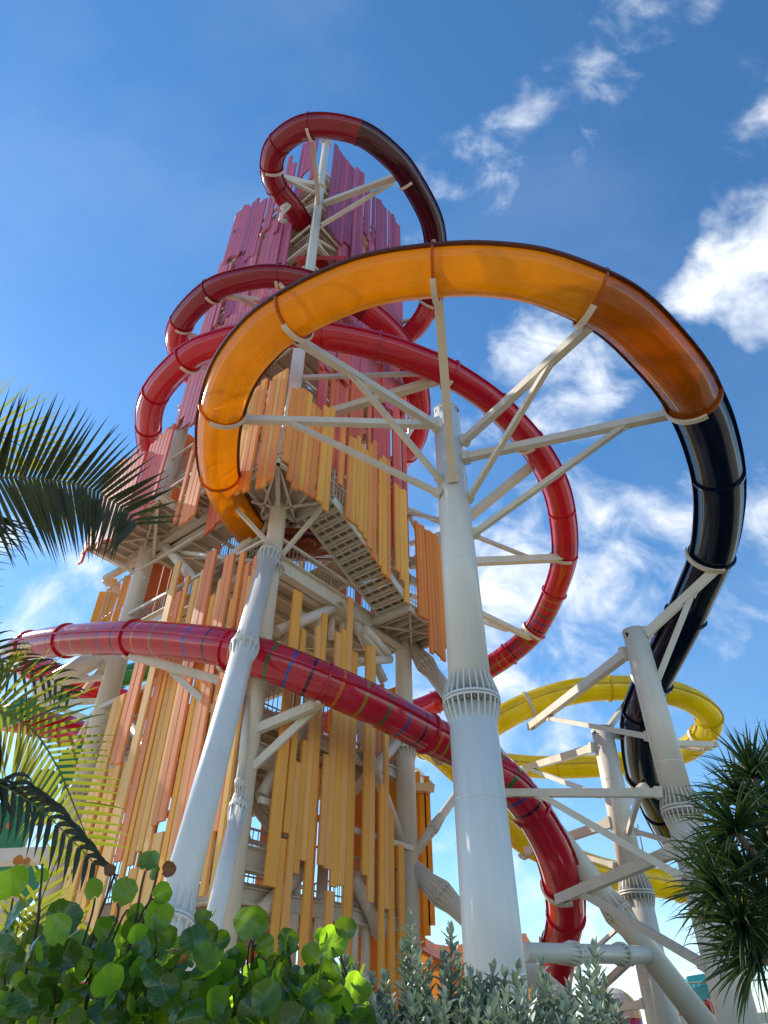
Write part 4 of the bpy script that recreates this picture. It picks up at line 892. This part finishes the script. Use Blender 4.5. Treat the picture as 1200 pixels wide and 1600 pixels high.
# ------------------------------------------------------------------ plants
def basis(d, nrm):
    y = d.normalized(); x = y.cross(nrm)
    if x.length < 1e-4: x = y.orthogonal()
    x.normalize(); z = x.cross(y); return Matrix((x, y, z)).transposed()
def grape_mesh(seed):
    r = random.Random(seed); n = 22; vs = [(0, .45, 0)]; fs = []; fold = r.uniform(-.1, .45); cup = r.uniform(-.4, .5); wav = r.uniform(.03, .09); ph = r.uniform(0, 6)
    def P(x, y): return (x, y, fold * abs(x) + cup * (x * x + (y - .5) ** 2) + wav * math.sin(5 * x + 4 * y + ph) + (.02 * math.sin(9 * math.atan2(x, y - .5) + ph)))
    vs = [P(0, .45)]
    for k in range(n):
        a = 2 * math.pi * k / n; rad = .5 * (1 + .04 * math.sin(3 * a + ph) + .03 * math.sin(7 * a)); x, y = rad * 1.08 * math.sin(a), .5 - rad * math.cos(a)
        if k in (0,): y += .13
        if k in (1, n - 1): y -= .02
        vs.append(P(x * .55, .48 + (y - .48) * .55))
        vs.append(P(x, y))
    for k in range(n):
        a, b = 1 + 2 * k, 1 + 2 * ((k + 1) % n)
        fs += [(0, b, a), (a, b, b + 1, a + 1)]
    m = MB(); m.add(vs, fs, 0, True); return m
GR = [grape_mesh(i) for i in range(7)]
GM = {k: [g_.mesh('leaf', M[k]) for g_ in GR] for k in ('grape', 'grapedry', 'grapeorange')}
def grape_leaf(par, base, d, nrm, size, mat='grape'):
    o = bpy.data.objects.new('leaf', rnd.choice(GM[mat])); COL.objects.link(o); o.parent = par
    mt = (basis(d, nrm) @ Matrix.Diagonal((size * rnd.uniform(.92, 1.08), size, size))).to_4x4(); mt.translation = base - world_loc(par); o.matrix_local = mt
    return o
def twig(par, pts, r0, r1, name='stem'):
    pts = catmull([Vector(p) for p in pts], .06); k = len(pts); MB().tube(pts, [r0 + (r1 - r0) * i / (k - 1) for i in range(k)], 6).build(name, M['stem'], par)
    return pts
def bush(label, stems, leaves, fill, nfill, rng):
    b0 = at(stems[0][0][0], 1640, stems[0][0][2]); t = thing('sea_grape_bush', Vector((b0.x, b0.y, 0)), label, 'bush', 'sea grape bushes in the foreground')
    for s in stems:
        P = [at(x, y, Y) for x, y, Y in s]; g0 = Vector((P[0].x + rng.uniform(-.1, .1), P[0].y, 0)); twig(t, [g0] + P, .012, .005)
    for x, y, s, Y, an, mt in leaves:
        p = at(x, y, Y); z = (p - CAM).dot(Vector((0, cp, sp))); size = s * z / FPX * .9; d = Vector((math.sin(R(an)), rng.uniform(-.3, .3), math.cos(R(an))))
        nr = Vector((rng.uniform(-.9, .9), -1, rng.uniform(-.7, 1.0))); grape_leaf(t, p - d.normalized() * size * .5, d, nr, size, mt)
        twig(t, [p - d.normalized() * size * .45, p - d.normalized() * size * .75 + Vector((rng.uniform(-.02, .02), .02, -.03)), p - d.normalized() * size * .8 + Vector((rng.uniform(-.08, .08), .06, -.2))], .004, .005, 'petiole') if s > 28 else None
    x0, x1, ytop = fill
    for k in range(nfill):
        x = rng.uniform(x0, x1); yt = ytop(x); y = yt + (1640 - yt) * rng.random() ** .55; Y = rng.uniform(2.7, 3.9); p = at(x, y, Y)
        size = rng.uniform(.065, .115); d = Vector((rng.uniform(-.8, .8), rng.uniform(-.6, .6), rng.uniform(-.1, 1))); nr = Vector((rng.uniform(-.8, .8), rng.uniform(-1.2, .2), rng.uniform(-.2, 1)))
        grape_leaf(t, p, d, nr, size)
    for k in range(10):
        x = x0 + (x1 - x0) * (k + .5) / 10; p = at(x, 1560 + rng.uniform(-30, 30), rng.uniform(3, 3.8)); twig(t, [(p.x + rng.uniform(-.15, .15), p.y + .1, 0), (p.x + rng.uniform(-.1, .1), p.y + .05, 1.0), p], .014, .006)
    return t
rg = random.Random(11)
bush('sea grape bush at lower left under the drooping palm frond', [[(30, 1560, 3.1), (62, 1400, 3.1), (66, 1350, 3.1)], [(75, 1600, 3.2), (82, 1500, 3.2), (85, 1440, 3.2)], [(130, 1600, 3.1), (140, 1480, 3.1), (180, 1365, 3.1)]],
     [(20, 1380, 54, 3.1, -20, 'grape'), (66, 1366, 22, 3.15, 60, 'grape'), (24, 1434, 46, 3.0, 30, 'grape'), (95, 1437, 60, 3.1, 10, 'grape'), (147, 1388, 34, 3.1, -15, 'grape'), (28, 1344, 16, 3.1, -30, 'grapeorange'), (42, 1347, 13, 3.1, 70, 'grapeorange'), (172, 1360, 20, 3.1, 10, 'grapedry'),
      (12, 1500, 46, 3.0, 0, 'grape'), (45, 1510, 40, 3.1, -40, 'grape'), (100, 1490, 50, 3.0, 20, 'grape'), (110, 1545, 46, 3.1, -10, 'grape'), (165, 1450, 36, 3.2, 100, 'grape'), (160, 1480, 34, 3.1, 170, 'grape'), (60, 1465, 36, 3.2, 40, 'grape')],
     (-30, 170, lambda x: 1425 + 40 * abs(math.sin(x * .03))), 185, rg)
bush('sea grape bush before the white raker leg with brown dry leaves', [[(178, 1600, 3.0), (205, 1500, 3.0), (240, 1388, 3.0), (246, 1362, 3.0)], [(230, 1620, 3.1), (238, 1500, 3.1), (240, 1450, 3.1)], [(310, 1600, 3.1), (318, 1520, 3.1), (318, 1480, 3.1)]],
     [(193, 1392, 44, 3.0, 20, 'grape'), (234, 1345, 36, 3.0, 10, 'grape'), (240, 1362, 26, 3.02, 170, 'grape'), (264, 1358, 24, 3.0, 70, 'grapedry'), (254, 1398, 34, 3.0, 65, 'grape'), (243, 1432, 50, 3.0, 0, 'grape'), (262, 1470, 48, 3.1, 30, 'grape'), (230, 1475, 50, 2.95, -10, 'grape'), (213, 1462, 30, 3.0, -60, 'grape'),
      (316, 1460, 46, 3.1, 0, 'grape'), (348, 1470, 30, 3.1, 70, 'grape'), (205, 1520, 56, 3.0, 10, 'grape'), (180, 1545, 50, 2.95, 0, 'grape'), (255, 1545, 52, 3.0, 10, 'grape'), (286, 1500, 20, 3.1, 50, 'grapeorange'), (308, 1538, 11, 2.9, 0, 'grapeorange'), (300, 1552, 52, 3.0, -15, 'grape'), (330, 1500, 36, 3.1, 40, 'grape'), (212, 1427, 30, 3.05, 110, 'grape')],
     (170, 350, lambda x: 1440 + 30 * abs(math.sin(x * .03))), 185, rg)
bush('sea grape bush with bright round leaves before the tan boards', [[(385, 1600, 3.2), (392, 1520, 3.2), (395, 1470, 3.2)], [(450, 1600, 3.2), (455, 1530, 3.2), (450, 1480, 3.2)], [(490, 1620, 3.2), (500, 1530, 3.2), (520, 1480, 3.2)]],
     [(395, 1442, 54, 3.2, 0, 'grape'), (448, 1468, 36, 3.2, 15, 'grape'), (414, 1477, 34, 3.2, 95, 'grape'), (452, 1490, 40, 3.2, 75, 'grape'), (376, 1490, 36, 3.2, -30, 'grape'), (365, 1500, 36, 3.2, -10, 'grape'), (520, 1472, 50, 3.2, 25, 'grape'), (540, 1448, 34, 3.2, 20, 'grape'), (485, 1490, 36, 3.2, -15, 'grape'), (500, 1462, 22, 3.2, -50, 'grape'),
      (440, 1538, 58, 3.1, 0, 'grape'), (385, 1560, 54, 3.0, 10, 'grape'), (350, 1540, 50, 3.1, 0, 'grape'), (405, 1510, 30, 3.2, 170, 'grape'), (540, 1560, 44, 3.2, 90, 'grape'), (505, 1525, 40, 3.2, 20, 'grape')],
     (345, 560, lambda x: 1490 + 25 * abs(math.sin(x * .03))), 185, rg)

def silver_bush(label, sprigs, rng):
    b0 = at(sprigs[0][0], 1640, sprigs[0][2]); t = thing('silver_shrub', Vector((b0.x, b0.y, 0)), label, 'shrub', 'silver leaved shrubs in the foreground')
    for x, y, Y, ln in sprigs:
        tip = at(x, y, Y); lean = Vector((rng.uniform(-.12, .12), rng.uniform(-.1, .1), 0)); base = tip - Vector((0, 0, ln)) - lean * ln * 1.2
        pts = catmull([base, base.lerp(tip, .5) + Vector((rng.uniform(-.02, .02), 0, 0)), tip], .03)
        k = len(pts); m = MB(); m.tube(pts, [.006 - .004 * i / (k - 1) for i in range(k)], 5, mi=1)
        nl = int(ln / .0058); ang = rng.uniform(0, 6)
        for i in range(nl):
            f = i / nl; p = pts[min(int(f * (k - 1)), k - 2)].lerp(pts[min(int(f * (k - 1)) + 1, k - 1)], f * (k - 1) % 1); ang += 2.4
            up = math.radians(rng.uniform(25, 60)) if f < .93 else R(75)
            d = Vector((math.cos(ang) * math.cos(up), math.sin(ang) * math.cos(up), math.sin(up))); L = rng.uniform(.050, .080) * (1.0 if f < .8 else .75); w = L * .42
            B = basis(d, Vector((rng.uniform(-.3, .3), rng.uniform(-.3, .3), 1))); q = [(0, 0, 0), (-w * .42, L * .4, .003), (-w * .4, L * .75, .001), (0, L, -.004), (w * .4, L * .75, .001), (w * .42, L * .4, .003), (0, L * .5, -.003)]
            m.add([p + B @ Vector(v) for v in q], [(0, 6, 1), (1, 6, 2), (2, 6, 3), (3, 6, 4), (4, 6, 5), (5, 6, 0)], 0, True)
        m.build('sprig', [M['silver'], M['stem']], t, kind='stuff')
        MB().tube([base, base + Vector((rng.uniform(-.1, .1), .05, -.5)), Vector((base.x * .96, base.y, 0))], [.006, .009, .014], 5).build('stem', M['stem'], t)
    return t
rs = random.Random(5)
def spr(x0, x1, n, y0, y1, Y0, Y1, extra):
    out = list(extra)
    for k in range(n): out.append((rs.uniform(x0, x1), rs.uniform(y0, y1), rs.uniform(Y0, Y1), rs.uniform(.25, .4)))
    return out
silver_bush('silver leaved shrub with two tall sprigs left of the white column', spr(520, 720, 80, 1560, 1640, 2.9, 3.6, [(641, 1440, 3.3, .5), (628, 1490, 3.3, .42), (655, 1500, 3.2, .4), (705, 1455, 3.2, .48), (692, 1500, 3.2, .4), (672, 1510, 3.3, .4), (540, 1505, 3.3, .35), (555, 1520, 3.2, .4), (715, 1500, 3.3, .4), (600, 1530, 3.2, .4), (580, 1535, 3.2, .4), (735, 1525, 3.3, .35)]), rs)
silver_bush('low silver leaved shrub across the foot of the white column', spr(715, 835, 55, 1560, 1640, 2.8, 3.5, [(770, 1520, 3.1, .36), (810, 1518, 3.2, .36), (790, 1528, 3.1, .36), (750, 1532, 3.1, .36), (735, 1535, 3.1, .36)]), rs)
silver_bush('silver leaved shrub with slim sprigs before the foot of the red slide', spr(830, 970, 52, 1565, 1640, 2.9, 3.6, [(846, 1510, 3.3, .45), (930, 1480, 3.3, .5), (905, 1525, 3.3, .4), (920, 1515, 3.2, .4), (945, 1545, 3.2, .35), (858, 1540, 3.2, .4), (890, 1545, 3.2, .4), (960, 1580, 3.2, .3)]), rs)

def frond(par, P, lf, droop, mat, wd, n, rng, side_up=1.0, name='frond', cut=0.0, ang=1.0, joined=False):
    """pinnate leaf: rachis through P, separate leaflets both sides"""
    pts = catmull(P, .05); k = len(pts); f = MB().tube(pts, [.016 - .013 * i / (k - 1) for i in range(k)], 6).build(name, M['rachis'], par)
    J = MB()
    for i in range(n):
        t = cut + (1 - cut) * (i + .5) / n; j = min(int(t * (k - 1)), k - 2); p = pts[j].lerp(pts[j + 1], t * (k - 1) - j); d = (pts[j + 1] - pts[j]).normalized()
        side = d.cross(CAM - p).normalized()
        L = lf * (1 - .62 * t ** 3) * rng.uniform(.9, 1.08)
        for sg in (-1, 1):
            a = ang * (1 - t * .3); dirn = (side * sg * a * (side_up if sg > 0 else 1) + d * (1 - a * .35) + Vector((0, rng.uniform(-.1, .1), 0))).normalized()
            W = wd * rng.uniform(.85, 1.1); c = []; q = p.copy(); dd = dirn.copy(); ns = 6
            nrm = (CAM - p).normalized() + Vector((rng.uniform(-.25, .25), 0, rng.uniform(-.2, .2)))
            vs = []; st = L / ns
            for s in range(ns + 1):
                ww = W * (.55 + .45 * math.sin(math.pi * min(1, s / ns * 1.1 + .15))) * (1 - (s / ns) ** 3.5) + .0008
                x = dd.cross(nrm).normalized(); h = nrm.normalized() * ww * .22
                vs += [q + x * ww / 2 + h, q, q - x * ww / 2 + h]
                q = q + dd * st; dd = (dd + Vector((0, 0, -droop * (1.0 if s < ns - 2 else 3.2) * rng.uniform(.8, 1.2)))).normalized()
            m = J if joined else MB(); m.add(vs, [(s * 3 + e, s * 3 + e + 1, s * 3 + e + 4, s * 3 + e + 3) for s in range(ns) for e in (0, 1)], 0, True)
            if not joined: m.build('leaflet', mat, f)
    if joined: J.build('leaflets', mat, f, kind='stuff')
    return f
rp = random.Random(21)
crown = at(-230, 960, 4.9)
palm = thing('coconut_palm', Vector((crown.x - .2, crown.y + .1, 0)), 'coconut palm reaching in from the left with long feathered fronds', 'palm')
tp = catmull([Vector((crown.x - .2, crown.y + .1, 0)), Vector((crown.x - .12, crown.y + .05, crown.z * .5)), crown], .15); MB().tube(tp, [.17 - .06 * i / (len(tp) - 1) for i in range(len(tp))], 14).build('trunk', M['bark'], palm)
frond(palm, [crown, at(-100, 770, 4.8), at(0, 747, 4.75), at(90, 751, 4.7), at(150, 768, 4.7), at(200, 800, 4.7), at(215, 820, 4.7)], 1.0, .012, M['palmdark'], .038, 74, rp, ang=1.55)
frond(palm, [crown, at(-150, 700, 5.1), at(-60, 672, 5.2), at(20, 690, 5.3), at(80, 740, 5.3), at(120, 800, 5.3)], 1.0, .04, M['palm'], .026, 54, rp, joined=True)
frond(palm, [crown, at(-90, 1090, 4.5), at(0, 1112, 4.4), at(50, 1140, 4.4), at(85, 1190, 4.4), at(110, 1245, 4.4), at(140, 1320, 4.4)], .66, .03, M['palm'], .026, 70, rp, ang=1.3)
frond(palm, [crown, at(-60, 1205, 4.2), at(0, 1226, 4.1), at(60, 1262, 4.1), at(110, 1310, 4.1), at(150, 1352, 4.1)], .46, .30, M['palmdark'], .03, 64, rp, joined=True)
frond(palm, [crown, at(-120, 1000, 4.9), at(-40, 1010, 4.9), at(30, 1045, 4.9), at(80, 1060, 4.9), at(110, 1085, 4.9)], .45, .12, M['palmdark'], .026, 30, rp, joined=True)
yp = thing('young_palm', at(20, 1640, 4.6).xy.to_3d(), 'young palm with narrow striped leaflets behind the lower left bush', 'palm')
b0 = at(20, 1640, 4.6); b0.z = 0
for tip, mid in (((95, 1330), (60, 1420)), ((40, 1400), (30, 1440)), ((130, 1440), (80, 1470))):
    frond(yp, [b0, at(mid[0] - 30, 1560, 4.6), at(mid[0], mid[1], 4.6), at(tip[0], tip[1], 4.6)], .42, .03, M['palm'], .022, 22, rp, cut=.45)

def rosette(par, c, ax, n, L, rng):
    m = MB()
    for i in range(n):
        th_ = rng.uniform(0, 6.283); el = R(rng.uniform(-5, 85)); B = basis(ax, Vector((.3, -1, .2))); d = (B @ Vector((math.cos(th_) * math.cos(el), math.sin(el), math.sin(th_) * math.cos(el)))).normalized()
        l = L * rng.uniform(.7, 1.15); w = rng.uniform(.020, .030); q = c.copy(); dd = d; vs = []; ns = 6; nr = d.cross(Vector((rng.uniform(-1, 1), rng.uniform(-1, 1), rng.uniform(-1, 1)))).normalized()
        for s in range(ns + 1):
            f = s / ns; ww = w * (1 - f ** 1.7) + .0006; x = dd.cross(nr).normalized(); vs += [q + x * ww / 2 + nr * ww * .25, q, q - x * ww / 2 + nr * ww * .25]
            q = q + dd * l / ns; dd = (dd + Vector((0, 0, -.10 * rng.uniform(.3, 1.6) * (1 + f)))).normalized()
        m.add(vs, [(s * 3 + e, s * 3 + e + 1, s * 3 + e + 4, s * 3 + e + 3) for s in range(ns) for e in (0, 1)], 0, True)
    m.build('leaf_rosette', M['pandan'], par, kind='stuff')
rq = random.Random(31)
pb = at(1290, 1640, 5.4); sp_ = thing('screw_pine', Vector((pb.x, pb.y, 0)), 'dark spiky screw pine at the right edge', 'tree')
fork = at(1265, 1480, 5.4); tr = MB().tube(catmull([Vector((pb.x, pb.y, 0)), Vector((pb.x - .03, pb.y, 1.2)), fork], .1), .07, 10).build('trunk', M['bark'], sp_)
for x, y, Y in [(1178, 1215, 5.4), (1150, 1300, 5.2), (1128, 1395, 5.2), (1195, 1290, 5.5), (1170, 1370, 5.3), (1165, 1450, 5.1), (1215, 1210, 5.6), (1200, 1420, 5.3), (1185, 1500, 5.2), (1215, 1340, 5.4), (1140, 1350, 5.5), (1230, 1280, 5.2), (1210, 1480, 5.5), (1160, 1250, 5.6)]:
    c = at(x, y, Y); p0 = fork.lerp(c, .05); mid_ = fork.lerp(c, .55) + Vector((rq.uniform(-.05, .1), rq.uniform(-.1, .1), -.06))
    pp = catmull([fork, mid_, c], .06); MB().tube(pp, [.045 - .02 * i / (len(pp) - 1) for i in range(len(pp))], 7).build('branch', M['bark'], sp_)
    ax = (c - mid_).normalized() + Vector((0, 0, .4)); rosette(sp_, c, ax.normalized(), 96, .45, rq)
print('PLANKS', nplank[0], 'OBJECTS', len(bpy.data.objects))
